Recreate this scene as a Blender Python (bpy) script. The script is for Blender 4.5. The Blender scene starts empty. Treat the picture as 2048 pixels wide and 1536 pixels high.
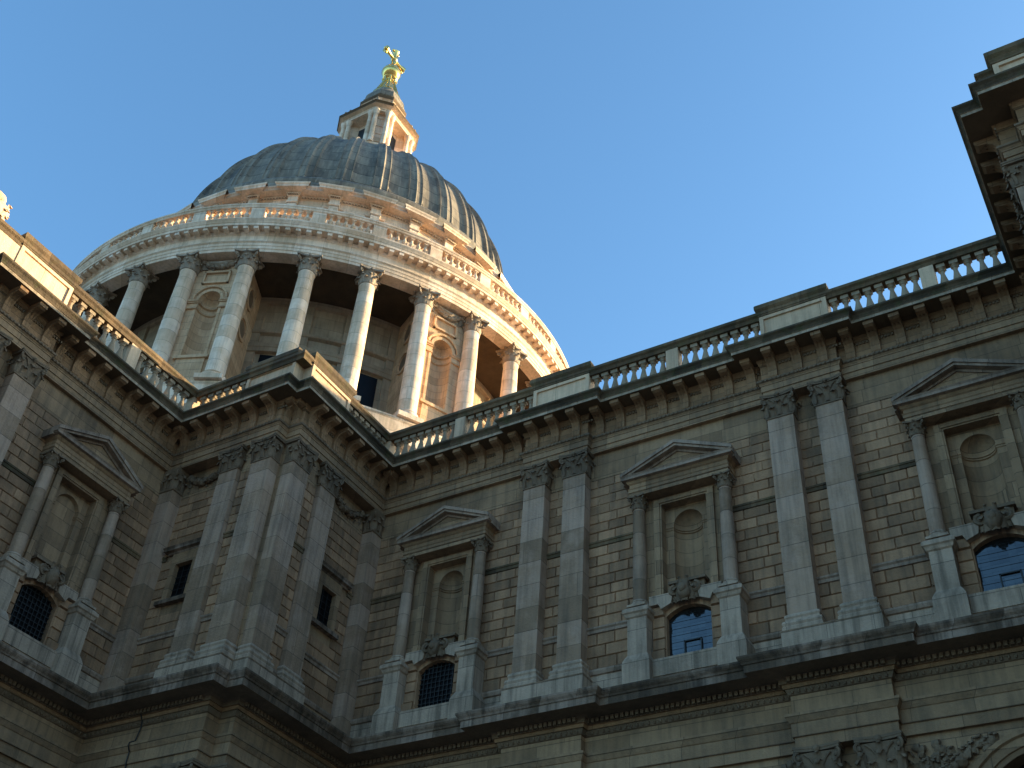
import bpy, math, random
from mathutils import Vector, Matrix
random.seed(7)
R=math.radians; PI=math.pi
S=bpy.context.scene; COL=S.collection
# ------------------------------------------------------------------ camera
CAM=Vector((26.393,-31.179,1.6))
RT=Vector((0.86378517,0.50009283,0.06150077)); UP=Vector((0.28656447,-0.58799008,0.75640496)); FW=Vector((-0.41443454,0.63574745,0.65120595))
cd=bpy.data.cameras.new('camera'); cam=bpy.data.objects.new('camera',cd); COL.objects.link(cam)
cam.matrix_world=Matrix(((RT.x,UP.x,-FW.x,CAM.x),(RT.y,UP.y,-FW.y,CAM.y),(RT.z,UP.z,-FW.z,CAM.z),(0,0,0,1)))
cd.sensor_width=36; cd.lens=36*2327.93/2048; cd.clip_end=3000; cd.clip_start=.1
S.camera=cam
# ------------------------------------------------------------------ light
SUN_AZ,SUN_EL=49.,8.6          # azimuth counted from +x towards +y
w=bpy.data.worlds.new('World'); S.world=w; w.use_nodes=True
nt=w.node_tree; nt.nodes.clear()
sky=nt.nodes.new('ShaderNodeTexSky'); sky.sky_type='NISHITA'; sky.sun_disc=False
sky.sun_elevation=R(SUN_EL); sky.sun_rotation=R(90-SUN_AZ); sky.altitude=0; sky.air_density=1.0; sky.dust_density=1.6; sky.ozone_density=3.2
bg=nt.nodes.new('ShaderNodeBackground'); bg.inputs[1].default_value=.15
wo=nt.nodes.new('ShaderNodeOutputWorld'); tint=nt.nodes.new('ShaderNodeMix'); tint.data_type='RGBA'; tint.blend_type='MULTIPLY'; tint.inputs[0].default_value=1; tint.inputs[7].default_value=(.90,1.05,1.04,1)
nt.links.new(sky.outputs[0],tint.inputs[6]); nt.links.new(tint.outputs[2],bg.inputs[0]); nt.links.new(bg.outputs[0],wo.inputs[0])
ld=bpy.data.lights.new('sun','SUN'); ld.energy=3.9; ld.angle=R(.5); ld.color=(1,.82,.50)
sun=bpy.data.objects.new('sun',ld); COL.objects.link(sun); sun.location=(60,80,60)
d=Vector((math.cos(R(SUN_AZ))*math.cos(R(SUN_EL)),math.sin(R(SUN_AZ))*math.cos(R(SUN_EL)),math.sin(R(SUN_EL))))
sun.rotation_euler=d.to_track_quat('Z','Y').to_euler()
S.view_settings.view_transform='Standard'; S.view_settings.look='None'; S.view_settings.gamma=1; S.view_settings.exposure=1.82
S.cycles.max_bounces=6; S.cycles.diffuse_bounces=4

# ------------------------------------------------------------------ materials
class NT:
    def __init__(s,name):
        s.m=bpy.data.materials.new(name); s.m.use_nodes=True; s.t=s.m.node_tree; s.t.nodes.clear()
        s.out=s.n('ShaderNodeOutputMaterial'); s.b=s.n('ShaderNodeBsdfPrincipled'); s.l(s.b.outputs[0],s.out.inputs[0])
        s.pos=s.n('ShaderNodeNewGeometry')
    def n(s,t,**k):
        o=s.t.nodes.new(t)
        for a,b in k.items(): setattr(o,a,b)
        return o
    def l(s,a,b): s.t.links.new(a,b)
    def put(s,sock,v):
        if hasattr(v,'links'): s.l(v,sock)
        else: sock.default_value=v
    def math(s,op,a,b=0.,c=None):
        o=s.n('ShaderNodeMath',operation=op); s.put(o.inputs[0],a); s.put(o.inputs[1],b)
        if c is not None: s.put(o.inputs[2],c)
        return o.outputs[0]
    def mix(s,f,a,b,mode='MIX'):
        o=s.n('ShaderNodeMix',data_type='RGBA',blend_type=mode); s.put(o.inputs[0],f)
        s.put(o.inputs[6],a if hasattr(a,'links') else (*a,1)); s.put(o.inputs[7],b if hasattr(b,'links') else (*b,1)); return o.outputs[2]
    def noise(s,scale,detail=4,vec=None,stretch=None,rough=.6):
        v=vec or s.pos.outputs['Position']
        if stretch:
            m=s.n('ShaderNodeMapping'); s.l(v,m.inputs[0]); m.inputs['Scale'].default_value=stretch; v=m.outputs[0]
        o=s.n('ShaderNodeTexNoise'); s.l(v,o.inputs['Vector']); o.inputs['Scale'].default_value=scale; o.inputs['Detail'].default_value=detail; o.inputs['Roughness'].default_value=rough
        return o.outputs[0]
    def ramp(s,f,a,b):      # linear remap a..b -> 0..1 clamped
        o=s.n('ShaderNodeMapRange'); s.put(o.inputs[0],f); o.inputs[1].default_value=a; o.inputs[2].default_value=b; return o.outputs[0]
    def xyz(s):
        o=s.n('ShaderNodeSeparateXYZ'); s.l(s.pos.outputs['Position'],o.inputs[0]); return o.outputs
    def bump(s,h,strength=.3,dist=.02):
        o=s.n('ShaderNodeBump'); s.l(h,o.inputs['Height']); o.inputs['Strength'].default_value=strength; o.inputs['Distance'].default_value=dist; s.l(o.outputs[0],s.b.inputs['Normal'])
    def wn(s,a,b):
        c=s.n('ShaderNodeCombineXYZ'); s.put(c.inputs[0],a); s.put(c.inputs[1],b)
        o=s.n('ShaderNodeTexWhiteNoise',noise_dimensions='2D'); s.l(c.outputs[0],o.inputs['Vector']); return o.outputs[0]

def stone(name,light,dark,soot=(.05,.048,.042),island=False,ash=None,var=.5,soot_amt=.35,streak=.35,rough=.85,pale=None,moss=0.,tone_k=(1.02,.92,.83)):
    """weathered limestone: tone per block, mottling, rain streaks, soot patches"""
    g=NT(name); x,y,z=g.xyz(); h=g.math('ADD',x,y)
    joint=None
    if island: tone=g.pos.outputs['Random Per Island']
    elif ash:
        ch,L=ash; zi=g.math('DIVIDE',z,ch); ci=g.math('FLOOR',zi); cf=g.math('FRACT',zi)
        off=g.math('MULTIPLY',g.wn(ci,3.3),L); bi=g.math('DIVIDE',g.math('ADD',h,off),L); bf=g.math('FRACT',bi); tone=g.wn(ci,g.math('FLOOR',bi))
        jz=g.math('LESS_THAN',cf,.022/ch); jx=g.math('LESS_THAN',bf,.018/L); joint=g.math('MAXIMUM',jz,jx)
    else: tone=g.noise(.35,1)
    n1=g.noise(1.3,5); n2=g.noise(9,4); n3=g.noise(.45,3)
    f=g.math('ADD',g.math('MULTIPLY',g.math('SUBTRACT',tone,.5),var),g.math('ADD',g.math('MULTIPLY',n1,.7),g.math('MULTIPLY',n2,.3)))
    c=g.mix(g.ramp(f,.15,.85),dark,light)
    if pale: c=g.mix(g.ramp(g.math('ADD',g.noise(.8,4),g.math('MULTIPLY',tone,.25)),.55,.8),c,pale)
    st=g.noise(1.,4,stretch=(5.,5.,.35)); c=g.mix(g.math('MULTIPLY',g.ramp(g.math('ADD',st,g.math('MULTIPLY',n3,.3)),.58,.85),streak),c,soot)
    c=g.mix(g.math('MULTIPLY',g.ramp(g.math('ADD',g.math('MULTIPLY',n3,.7),g.math('MULTIPLY',n2,.3)),.5,.68),soot_amt),c,soot)
    if moss: c=g.mix(g.math('MULTIPLY',g.ramp(g.noise(2.2,5),.5,.66),moss),c,(.055,.07,.022))
    if joint is not None: c=g.mix(g.math('MULTIPLY',joint,.55),c,(.03,.028,.024))
    c=g.mix(1.,c,tone_k,'MULTIPLY')
    g.l(c,g.b.inputs['Base Color']); g.b.inputs['Roughness'].default_value=rough; g.b.inputs['Specular IOR Level'].default_value=.25
    hh=g.math('ADD',g.noise(11,6),g.math('MULTIPLY',n1,1.4))
    if joint is not None: hh=g.math('ADD',hh,g.math('MULTIPLY',joint,-.8))
    g.bump(hh,.55,.05)
    return g.m
M={}
M['wall']=stone('wall_stone',(.46,.285,.172),(.22,.136,.082),island=True,var=.6,soot_amt=.35,streak=.4)
M['pil']=stone('pilaster_stone',(.43,.30,.215),(.26,.178,.12),ash=(.93,9.),var=.8,soot_amt=.3,streak=.4,pale=(.43,.315,.245))
M['smooth']=stone('smooth_stone',(.38,.255,.155),(.23,.15,.09),ash=(.55,1.7),var=.6,soot_amt=.38,streak=.38)
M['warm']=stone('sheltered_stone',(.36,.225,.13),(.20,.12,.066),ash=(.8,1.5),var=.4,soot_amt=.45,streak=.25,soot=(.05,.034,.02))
M['pale']=stone('washed_stone',(.50,.39,.305),(.31,.245,.19),ash=(1.2,1.4),var=.4,soot_amt=.35,streak=.7,soot=(.11,.09,.07))
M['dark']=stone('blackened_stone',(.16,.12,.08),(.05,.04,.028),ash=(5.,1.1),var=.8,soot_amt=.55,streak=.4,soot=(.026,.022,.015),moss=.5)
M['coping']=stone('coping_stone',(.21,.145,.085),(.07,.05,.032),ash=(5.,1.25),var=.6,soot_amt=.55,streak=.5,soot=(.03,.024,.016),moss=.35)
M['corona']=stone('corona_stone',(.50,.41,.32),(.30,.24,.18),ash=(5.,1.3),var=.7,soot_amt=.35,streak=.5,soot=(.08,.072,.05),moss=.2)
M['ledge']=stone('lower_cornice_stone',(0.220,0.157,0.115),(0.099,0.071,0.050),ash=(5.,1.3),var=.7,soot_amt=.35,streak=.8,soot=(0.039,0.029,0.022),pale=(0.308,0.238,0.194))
M['string']=stone('string_course_stone',(0.420,0.320,0.252),(0.210,0.156,0.119),ash=(5.,1.4),var=.5,soot_amt=.35,streak=.6,soot=(0.063,0.049,0.038))
M['para']=stone('parapet_stone',(0.750,0.569,0.407),(0.480,0.356,0.248),ash=(5.,2.2),var=.5,soot_amt=.15,streak=.3)
M['carve']=stone('carved_stone',(.28,.20,.135),(.09,.066,.046),soot_amt=.5,streak=.2)
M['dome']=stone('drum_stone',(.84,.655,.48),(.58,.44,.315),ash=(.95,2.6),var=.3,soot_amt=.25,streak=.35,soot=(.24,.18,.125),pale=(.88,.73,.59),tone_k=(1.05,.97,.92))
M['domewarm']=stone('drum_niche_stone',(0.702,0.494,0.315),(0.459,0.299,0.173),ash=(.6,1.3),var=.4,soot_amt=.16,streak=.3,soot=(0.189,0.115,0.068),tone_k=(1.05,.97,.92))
M['domecarve']=stone('drum_carved_stone',(.48,.385,.29),(.19,.15,.115),soot_amt=.4,streak=.2,tone_k=(1.05,.97,.92))
def simple(name,col,rough=.5,metal=0.,spec=.5,nscale=3.,var=.3,bumps=.0):
    g=NT(name); n=g.noise(nscale,4); c=g.mix(g.ramp(n,.3,.7),tuple(v*(1-var) for v in col),tuple(min(1,v*(1+var)) for v in col))
    g.l(c,g.b.inputs['Base Color']); g.b.inputs['Roughness'].default_value=rough; g.b.inputs['Metallic'].default_value=metal; g.b.inputs['Specular IOR Level'].default_value=spec
    if bumps: g.bump(n,bumps,.02)
    return g.m
M['gold']=simple('gilding',(.95,.62,.2),.24,1.,nscale=6,var=.12)
def panes():
    g=NT('window_glass'); x,y,z=g.xyz(); h=g.math('ADD',x,y); u=g.math('DIVIDE',h,.26); v=g.math('DIVIDE',z,.24); iu,iv=g.math('FLOOR',u),g.math('FLOOR',v)
    q=g.math('ADD',g.math('MULTIPLY',g.math('SUBTRACT',g.wn(iu,iv),.5),g.math('FRACT',u)),g.math('MULTIPLY',g.math('SUBTRACT',g.wn(iv,iu),.5),g.math('FRACT',v)))
    n=g.noise(5,3); c=g.mix(n,(.006,.007,.009),(.02,.02,.02)); g.l(c,g.b.inputs['Base Color']); g.put(g.b.inputs['Roughness'],g.math('ADD',.04,g.math('MULTIPLY',g.noise(2.5,4),.10))); g.b.inputs['Specular IOR Level'].default_value=.9
    g.bump(g.math('ADD',q,g.math('MULTIPLY',n,.08)),.6,.03); return g.m
M['glass']=panes()
M['glass2']=simple('dark_glass',(.004,.004,.005),.3,0.,.15,nscale=2,var=.3)
M['iron']=simple('iron',(.012,.012,.012),.6)
M['ground']=simple('paving',(.16,.155,.145),.9,nscale=.6)
M['roof']=simple('roof_lead',(.13,.135,.14),.7,nscale=.8)
def lead():
    g=NT('dome_lead'); x,y,z=g.xyz(); az=g.math('ARCTAN2',g.math('SUBTRACT',y,22.36),g.math('SUBTRACT',x,-27.52))
    c_=g.n('ShaderNodeCombineXYZ'); g.put(c_.inputs[0],g.math('MULTIPLY',az,15.)); g.put(c_.inputs[1],g.math('MULTIPLY',z,.16)); pv=c_.outputs[0]
    st=g.noise(1.6,5,vec=pv); fine=g.noise(5.,4,vec=pv); n=g.noise(1.1,5)
    c=g.mix(g.ramp(g.math('ADD',g.math('MULTIPLY',st,.55),g.math('ADD',g.math('MULTIPLY',n,.25),g.math('MULTIPLY',fine,.2))),.40,.62),(.085,.066,.047),(.33,.262,.185))
    row=g.math('DIVIDE',z,1.5); ri=g.math('FLOOR',row); rf=g.math('FRACT',row); col=g.math('MULTIPLY',az,32/(2*PI)*3); ci=g.math('FLOOR',col)
    c=g.mix(.3,c,g.mix(g.wn(ri,ci),(.06,.048,.037),(.38,.30,.21)))
    run=g.math('MULTIPLY',g.ramp(fine,.56,.72),g.ramp(rf,.25,1.)); c=g.mix(g.math('MULTIPLY',run,.55),c,(.50,.42,.31))      # pale run-off below each seam
    j=g.math('LESS_THAN',rf,.045); c=g.mix(g.math('MULTIPLY',j,.8),c,(.018,.016,.014))
    g.l(c,g.b.inputs['Base Color']); g.b.inputs['Roughness'].default_value=.6; g.b.inputs['Specular IOR Level'].default_value=.35
    g.bump(g.math('ADD',n,g.math('MULTIPLY',j,-.8)),.4,.06); return g.m
M['lead']=lead()
M['ceil']=stone('dark_ceiling_stone',(.12,.085,.055),(.05,.036,.024),soot_amt=.4,streak=.1,soot=(.02,.016,.012))  # soot, plus the shade of deep unmodelled coffers, put into the colour
M['soffit']=stone('dark_brown_stone',(.20,.135,.08),(.085,.056,.033),soot_amt=.4,streak=.1,soot=(.03,.022,.015))  # darker than the frieze stone; also on the blackened lantern cornice tops
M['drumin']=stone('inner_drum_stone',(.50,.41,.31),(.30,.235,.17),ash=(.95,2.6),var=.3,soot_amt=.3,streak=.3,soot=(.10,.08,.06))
M['balu']=stone('baluster_stone',(.42,.34,.25),(.24,.19,.135),soot_amt=.35,streak=.3)

# ------------------------------------------------------------------ mesh builder
class MB:
    def __init__(s): s.v=[]; s.f=[]; s.mi=[]; s.m=0
    def add(s,vs,fs):
        k=len(s.v); s.v+=[tuple(p) for p in vs]; s.f+=[tuple(i+k for i in f) for f in fs]; s.mi+=[s.m]*len(fs)
    def quad(s,a,b,c,d): s.add([a,b,c,d],[(0,1,2,3)])
    def box(s,x0,x1,y0,y1,z0,z1):
        s.add([(x0,y0,z0),(x1,y0,z0),(x1,y1,z0),(x0,y1,z0),(x0,y0,z1),(x1,y0,z1),(x1,y1,z1),(x0,y1,z1)],
              [(0,3,2,1),(4,5,6,7),(0,1,5,4),(1,2,6,5),(2,3,7,6),(3,0,4,7)])
    def prism_x(s,poly,x0,x1):     # poly of (y,z), extruded along x
        n=len(poly); s.add([(x0,y,z) for y,z in poly]+[(x1,y,z) for y,z in poly],
            [tuple(range(n)),tuple(range(2*n-1,n-1,-1))]+[(i,n+i,n+(i+1)%n,(i+1)%n) for i in range(n)])
    def prism_y(s,poly,y0,y1):     # poly of (x,z)
        n=len(poly); s.add([(x,y0,z) for x,z in poly]+[(x,y1,z) for x,z in poly],
            [tuple(range(n)),tuple(range(2*n-1,n-1,-1))]+[(i,n+i,n+(i+1)%n,(i+1)%n) for i in range(n)])
    def prism_z(s,poly,z0,z1):
        n=len(poly); s.add([(x,y,z0) for x,y in poly]+[(x,y,z1) for x,y in poly],
            [tuple(range(n-1,-1,-1)),tuple(range(n,2*n))]+[(i,(i+1)%n,n+(i+1)%n,n+i) for i in range(n)])
    def lathe(s,prof,n=16,cx=0,cy=0,a0=0,a1=2*PI,cap=True):
        full=abs(a1-a0-2*PI)<1e-6; k=n if full else n+1; vs=[]
        for r,z in prof:
            for i in range(k):
                a=a0+(a1-a0)*i/n; vs.append((cx+r*math.cos(a),cy+r*math.sin(a),z))
        fs=[]
        for j in range(len(prof)-1):
            for i in range(n): fs.append((j*k+i,j*k+(i+1)%k,(j+1)*k+(i+1)%k,(j+1)*k+i))
        if cap and full:
            if prof[0][0]>1e-4: fs.append(tuple(range(k-1,-1,-1)))
            if prof[-1][0]>1e-4: fs.append(tuple((len(prof)-1)*k+i for i in range(k)))
        s.add(vs,fs)
    def tube(s,pts,r,n=6):
        vs=[];m=len(pts)
        for i,p in enumerate(pts):
            p=Vector(p); t=(Vector(pts[min(i+1,m-1)])-Vector(pts[max(i-1,0)])).normalized()
            a=t.orthogonal().normalized() if i==0 else (prev-t*prev.dot(t)).normalized(); prev=a; b=t.cross(a); rr=r[i] if isinstance(r,(list,tuple)) else r
            vs+= [p+a*rr*math.cos(2*PI*k/n)+b*rr*math.sin(2*PI*k/n) for k in range(n)]
        fs=[(i*n+k,i*n+(k+1)%n,(i+1)*n+(k+1)%n,(i+1)*n+k) for i in range(m-1) for k in range(n)]
        fs+=[tuple(range(n-1,-1,-1)),tuple((m-1)*n+k for k in range(n))]; s.add(vs,fs)
    def blob(s,c,rx,ry,rz,n=7,m=5,jit=.18):
        vs=[(c[0],c[1],c[2]-rz)];
        for j in range(1,m):
            t=PI*j/m
            for i in range(n):
                a=2*PI*i/n; q=1+random.uniform(-jit,jit); vs.append((c[0]+rx*q*math.sin(t)*math.cos(a),c[1]+ry*q*math.sin(t)*math.sin(a),c[2]-rz*q*math.cos(t)))
        vs.append((c[0],c[1],c[2]+rz)); fs=[(0,1+(i+1)%n,1+i) for i in range(n)]
        for j in range(m-2):
            for i in range(n): fs.append((1+j*n+i,1+j*n+(i+1)%n,1+(j+1)*n+(i+1)%n,1+(j+1)*n+i))
        l=len(vs)-1; b=1+(m-2)*n; fs+=[(b+i,b+(i+1)%n,l) for i in range(n)]; s.add(vs,fs)
    def build(s,name,mat,parent=None,loc=(0,0,0),rz=0,smooth=None):
        me=bpy.data.meshes.new(name); me.from_pydata(s.v,[],s.f)
        for m in (mat if isinstance(mat,(list,tuple)) else [mat]): me.materials.append(m)
        if any(s.mi): me.polygons.foreach_set('material_index',s.mi)
        if smooth:
            me.polygons.foreach_set('use_smooth',[True]*len(s.f)); me.set_sharp_from_angle(angle=R(smooth))
        me.update(); return link(me,name,parent,loc,rz)
def link(me,name,parent=None,loc=(0,0,0),rz=0,scale=None):
    o=bpy.data.objects.new(name,me); COL.objects.link(o); o.location=loc; o.rotation_euler=(0,0,rz)
    if scale: o.scale=scale
    if parent: o.parent=parent
    return o
def tag(o,label=None,cat=None,group=None,kind=None):
    for k,v in (('label',label),('category',cat),('group',group),('kind',kind)):
        if v: o[k]=v
    return o
def sweep(path,prof,mbs,closed=False):
    """profile [(proj,z)] swept along an axis-aligned plan path, mitred; outward is to the right of travel; mbs one builder per segment (or one for all)"""
    n=len(path); P=[Vector(p) for p in path]
    def nrm(i): t=(P[(i+1)%n]-P[i]).normalized(); return Vector((t.y,-t.x))
    segs=n if closed else n-1; off=[]
    for i in range(n):
        if closed: a,b=nrm((i-1)%n),nrm(i)
        else: a=nrm(max(i-1,0)); b=nrm(min(i,n-2))
        off.append((a+b)/(1+a.dot(b)))
    for i in range(segs):
        mb=mbs[i] if isinstance(mbs,list) else mbs
        if mb is None: continue
        j=(i+1)%n; vs=[]
        for pr,z in prof:
            a=P[i]+off[i]*pr; b=P[j]+off[j]*pr; vs+=[(a.x,a.y,z),(b.x,b.y,z)]
        mb.add(vs,[(2*k,2*k+1,2*k+3,2*k+2) for k in range(len(prof)-1)])
def arc_pts(hw,zs,rise=None,n=16):
    rise=hw if rise is None else rise; Rr=(hw*hw+rise*rise)/(2*rise); zc=zs+rise-Rr; a=math.asin(min(1,hw/Rr))
    if rise>hw: a=PI-a
    return [(Rr*math.sin(-a+2*a*i/n),zc+Rr*math.cos(-a+2*a*i/n)) for i in range(n+1)]
def plate_arch(mb,x0,x1,z0,z1,cx,hw,zb,zs,y,rise=None,depth=0,n=16):
    pts=[(cx+u,z) for u,z in arc_pts(hw,zs,rise,n)]
    Q=lambda a,b,c,d: mb.quad((a[0],y,a[1]),(b[0],y,b[1]),(c[0],y,c[1]),(d[0],y,d[1]))
    Q((x0,z0),(cx-hw,z0),(cx-hw,z1),(x0,z1)); Q((cx+hw,z0),(x1,z0),(x1,z1),(cx+hw,z1))
    if zb>z0: Q((cx-hw,z0),(cx+hw,z0),(cx+hw,zb),(cx-hw,zb))
    for a,b in zip(pts,pts[1:]): Q(a,b,(b[0],z1),(a[0],z1))
    if depth:
        ring=[(cx-hw,zb)]+pts+[(cx+hw,zb)]
        for a,b in zip(ring,ring[1:]+ring[:1]): mb.quad((a[0],y,a[1]),(a[0],y+depth,a[1]),(b[0],y+depth,b[1]),(b[0],y,b[1]))
def arch_mould(mb,cx,hw,zs,y,sect,rise=None,n=20,legs=None):
    """section [(dr,dy)] swept round an arch; dy negative = proud"""
    pts=arc_pts(hw,zs,rise,n); ln=[]
    for i,(u,z) in enumerate(pts):
        a,b=pts[max(i-1,0)],pts[min(i+1,n)]; t=Vector((b[0]-a[0],b[1]-a[1])).normalized(); nn=Vector((-t.y,t.x)); ln.append((u,z,nn))
    if legs is not None: ln=[(ln[0][0],legs,Vector((-1,0)))]+ln+[(ln[-1][0],legs,Vector((1,0)))]
    vs=[];k=len(sect)
    for u,z,nn in ln: vs+=[(cx+u+nn.x*dr,y+dy,z+nn.y*dr) for dr,dy in sect]
    mb.add(vs,[(i*k+j,i*k+j+1,(i+1)*k+j+1,(i+1)*k+j) for i in range(len(ln)-1) for j in range(k-1)])
def niche(mb,cx,hw,zb,zs,y,depth,ribs=0,n=18):
    """half round niche with a quarter-sphere head"""
    L=[];cols=n
    for z in (zb,zs): L.append([(cx-hw*math.cos(PI*i/n),y+depth*math.sin(PI*i/n),z) for i in range(n+1)])
    m=8
    for j in range(1,m+1):
        t=PI/2*j/m; row=[]
        for i in range(n+1):
            a=PI*i/n; q=math.cos(t)
            if ribs: q*=1-.10*(1-abs(math.cos(ribs*a)))*math.sin(min(1,2*j/m)*PI/2)
            row.append((cx-hw*math.cos(a)*q,y+depth*math.sin(a)*q,zs+hw*math.sin(t)))
        L.append(row)
    vs=[p for r in L for p in r]; k=n+1
    mb.add(vs,[(r*k+i,r*k+i+1,(r+1)*k+i+1,(r+1)*k+i) for r in range(len(L)-1) for i in range(n)])
    mb.add(L[0],[tuple(range(n,-1,-1))])
def blocks(mb,x0,x1,z0,z1,y,rows,L=.88,ph=0,ch=.028,dp=.06):
    """courses of chamfered ashlar; every stone an island"""
    hgt=(z1-z0)/rows
    for r in range(rows):
        a=z0+r*hgt; b=a+hgt; xs=[x0]; x=x0+(((r+ph)%2)*.5+.5)*L*random.uniform(.86,1.1)
        while x<x1-.16: xs.append(x); x+=L*random.uniform(.8,1.18)
        xs.append(x1)
        for p,q in zip(xs,xs[1:]):
            yy=y+random.uniform(-.006,.006)
            mb.add([(p,y+dp,a),(q,y+dp,a),(q,y+dp,b),(p,y+dp,b),(p+ch,yy,a+ch),(q-ch,yy,a+ch),(q-ch,yy,b-ch),(p+ch,yy,b-ch)],
                   [(4,5,6,7),(0,1,5,4),(1,2,6,5),(2,3,7,6),(3,0,4,7)])
# ---- classical ornament
def leaf(mb,base,out,up_h,wid,proj,curl=1.,n=6):
    """acanthus leaf: rises from base, bends outward and curls over; out = unit plan vector"""
    o=Vector((out[0],out[1],0)); s_=Vector((-out[1],out[0],0)); b=Vector(base); rows=[]
    for i in range(n+1):
        t=i/n
        if t<.62: q=t/.62; p=b+Vector((0,0,up_h*.86*q))+o*(proj*.35*q*q); tw=wid*(.75+.25*math.sin(PI*q))
        else:
            a=(t-.62)/.38*PI*.95*curl; p=b+Vector((0,0,up_h*(.86+.14*math.sin(a))-up_h*.16*(1-math.cos(a))*.5))+o*(proj*(.35+.325*(1-math.cos(a)))); tw=wid*(1-.72*((t-.62)/.38)**1.4)
        rows.append([p-s_*tw*.5-o*.03*wid,p-s_*tw*.25+o*.10*wid,p+o*.16*wid,p+s_*tw*.25+o*.10*wid,p+s_*tw*.5-o*.03*wid])
    vs=[q for r in rows for q in r]; mb.add(vs,[(i*5+j,i*5+j+1,(i+1)*5+j+1,(i+1)*5+j) for i in range(n) for j in range(4)])
def volute(mb,c,out,r,thick,n=16):
    """scroll seen from the side: spiral tube in the plane (out, z)"""
    o=Vector((out[0],out[1],0)); s_=Vector((-out[1],out[0],0)); c=Vector(c)
    pts=[];rr=[]
    for i in range(n+1):
        t=i/n; a=PI*.5-t*PI*3.2; q=r*(1-.78*t); pts.append(c+o*math.cos(a)*q+Vector((0,0,math.sin(a)*q))); rr.append(thick*(1-.35*t))
    mb.tube(pts,rr,5); mb.blob(c,r*.5,r*.5,r*.5,6,4,.05)
def pilaster_capital(wd,p,h):
    """composite pilaster capital, local: centred in x, face at y=-p, z from 0"""
    mb=MB(); hw=wd/2
    prof=[(.0,0),(.035,0),(.035,.06*h),(0,.08*h),(0,.5*h),(.05,.86*h)]
    sweep([(-hw,.3),(-hw,-p),(hw,-p),(hw,.3)],prof,mb)
    # concave abacus
    poly=[(-hw-.13,.3),(-hw-.13,-p-.16)]
    for i in range(9): u=-1+2*i/8; poly.append((u*(hw+.10),-p-.17+.10*(1-u*u)))
    poly+=[(hw+.13,-p-.16),(hw+.13,.3)]
    mb.prism_z(poly,.88*h,.94*h); mb.prism_z([(x*1.03,y-.015 if y<0 else y) for x,y in poly],.94*h,h)
    for k in (-1,1):
        volute(mb,(k*(hw+.02),-p-.07,.74*h),(k*.72,-.69),.135*h,.042*h)
        leaf(mb,(k*hw,-p,.06*h),(k*.7,-.71),.46*h,.30*wd,.17*h)
    for u in (-.5,.5): leaf(mb,(u*hw,-p,.06*h),(0,-1),.36*h,.30*wd,.20*h)
    for u in (0,): leaf(mb,(u*hw,-p-.01,.1*h),(0,-1),.58*h,.30*wd,.22*h)
    for u in (-.98,.98): leaf(mb,(u*hw,-p-.01,.1*h),(0,-1),.58*h,.24*wd,.2*h)
    for k in (-1,1):
        for yy in (-p*.35,): leaf(mb,(k*hw,yy,.06*h),(k,0),.40*h,.28*wd,.18*h); leaf(mb,(k*hw,yy+.1,.1*h),(k,0),.6*h,.25*wd,.2*h)
    mb.blob((0,-p-.13,.92*h),.10*wd,.06,.085*h,7,5,.2); leaf(mb,(0,-p-.02,.62*h),(0,-1),.26*h,.2*wd,.12*h)
    for k in (-1,1): mb.tube([(k*.12*wd,-p-.02,.58*h),(k*.22*wd,-p-.05,.72*h),(k*.36*wd,-p-.08,.82*h)],.03*h,5)
    return mb
def column_capital(r,h,nl=8):
    mb=MB(); mb.lathe([(r,0),(r*1.1,.02*h),(r*1.1,.05*h),(r*.98,.07*h),(r*.96,.45*h),(r*1.12,.8*h),(r*1.25,.9*h)],20)
    hw=r*1.62; poly=[]
    for k in range(4):
        c,s_=math.cos(k*PI/2),math.sin(k*PI/2)
        for i in range(7):
            u=-.9+1.8*i/6; v=-hw+.24*r*(1-u*u)*1.6; x=u*hw; poly.append((x*c-v*s_,x*s_+v*c))
    mb.prism_z(poly,.88*h,h)
    for i in range(nl):
        a=2*PI*i/nl+PI/nl; o=(math.cos(a),math.sin(a)); leaf(mb,(o[0]*r,o[1]*r,.05*h),o,.36*h,.72*r,.2*h)
        a=2*PI*i/nl; o=(math.cos(a),math.sin(a)); leaf(mb,(o[0]*r,o[1]*r,.08*h),o,.62*h,.66*r,.2*h)
    for k in range(4):
        a=PI/4+k*PI/2; o=(math.cos(a),math.sin(a)); volute(mb,(o[0]*r*1.62,o[1]*r*1.62,.76*h),o,.12*h,.045*h)
        a=k*PI/2; mb.blob((math.cos(a)*r*1.42,math.sin(a)*r*1.42,.93*h),.16*r,.16*r,.08*h)
    return mb
def festoon(mb,u0,u1,z,sag,y,n=16,size=.12):
    """carved swag of fruit and leaves with two rosettes"""
    for i in range(n+1):
        t=i/n; u=u0+(u1-u0)*t; zz=z-sag*4*t*(1-t); k=size*(1+.5*math.sin(PI*t))
        mb.blob((u+random.uniform(-.04,.04),y-.02-random.uniform(0,.08),zz+random.uniform(-.05,.05)),k*.8,k*.8,k*.75,6,4,.3)
        a=random.uniform(-1,1); leaf(mb,(u,y,zz-.3*size),(.4*a,-.9),1.7*size,1.3*size,1.3*size)
    for u in (u0,u1): mb.blob((u,y-.06,z+.02),size*1.3,size,size*1.3,8,5,.25); leaf(mb,(u,y,z-3.2*size),(0,-1),3*size,1.6*size,size)
def carving(mb,u0,u1,z0,z1,y,n=40,size=.12):
    for i in range(n):
        u=random.uniform(u0,u1); z=random.uniform(z0,z1); k=size*random.uniform(.6,1.2)
        if i%2: mb.blob((u,y-k*.3,z),k*.7,k*.6,k*.7,6,4,.3)
        else: leaf(mb,(u,y,z-k),(random.uniform(-.7,.7),-.8),2*k,1.3*k,1.2*k)

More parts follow.
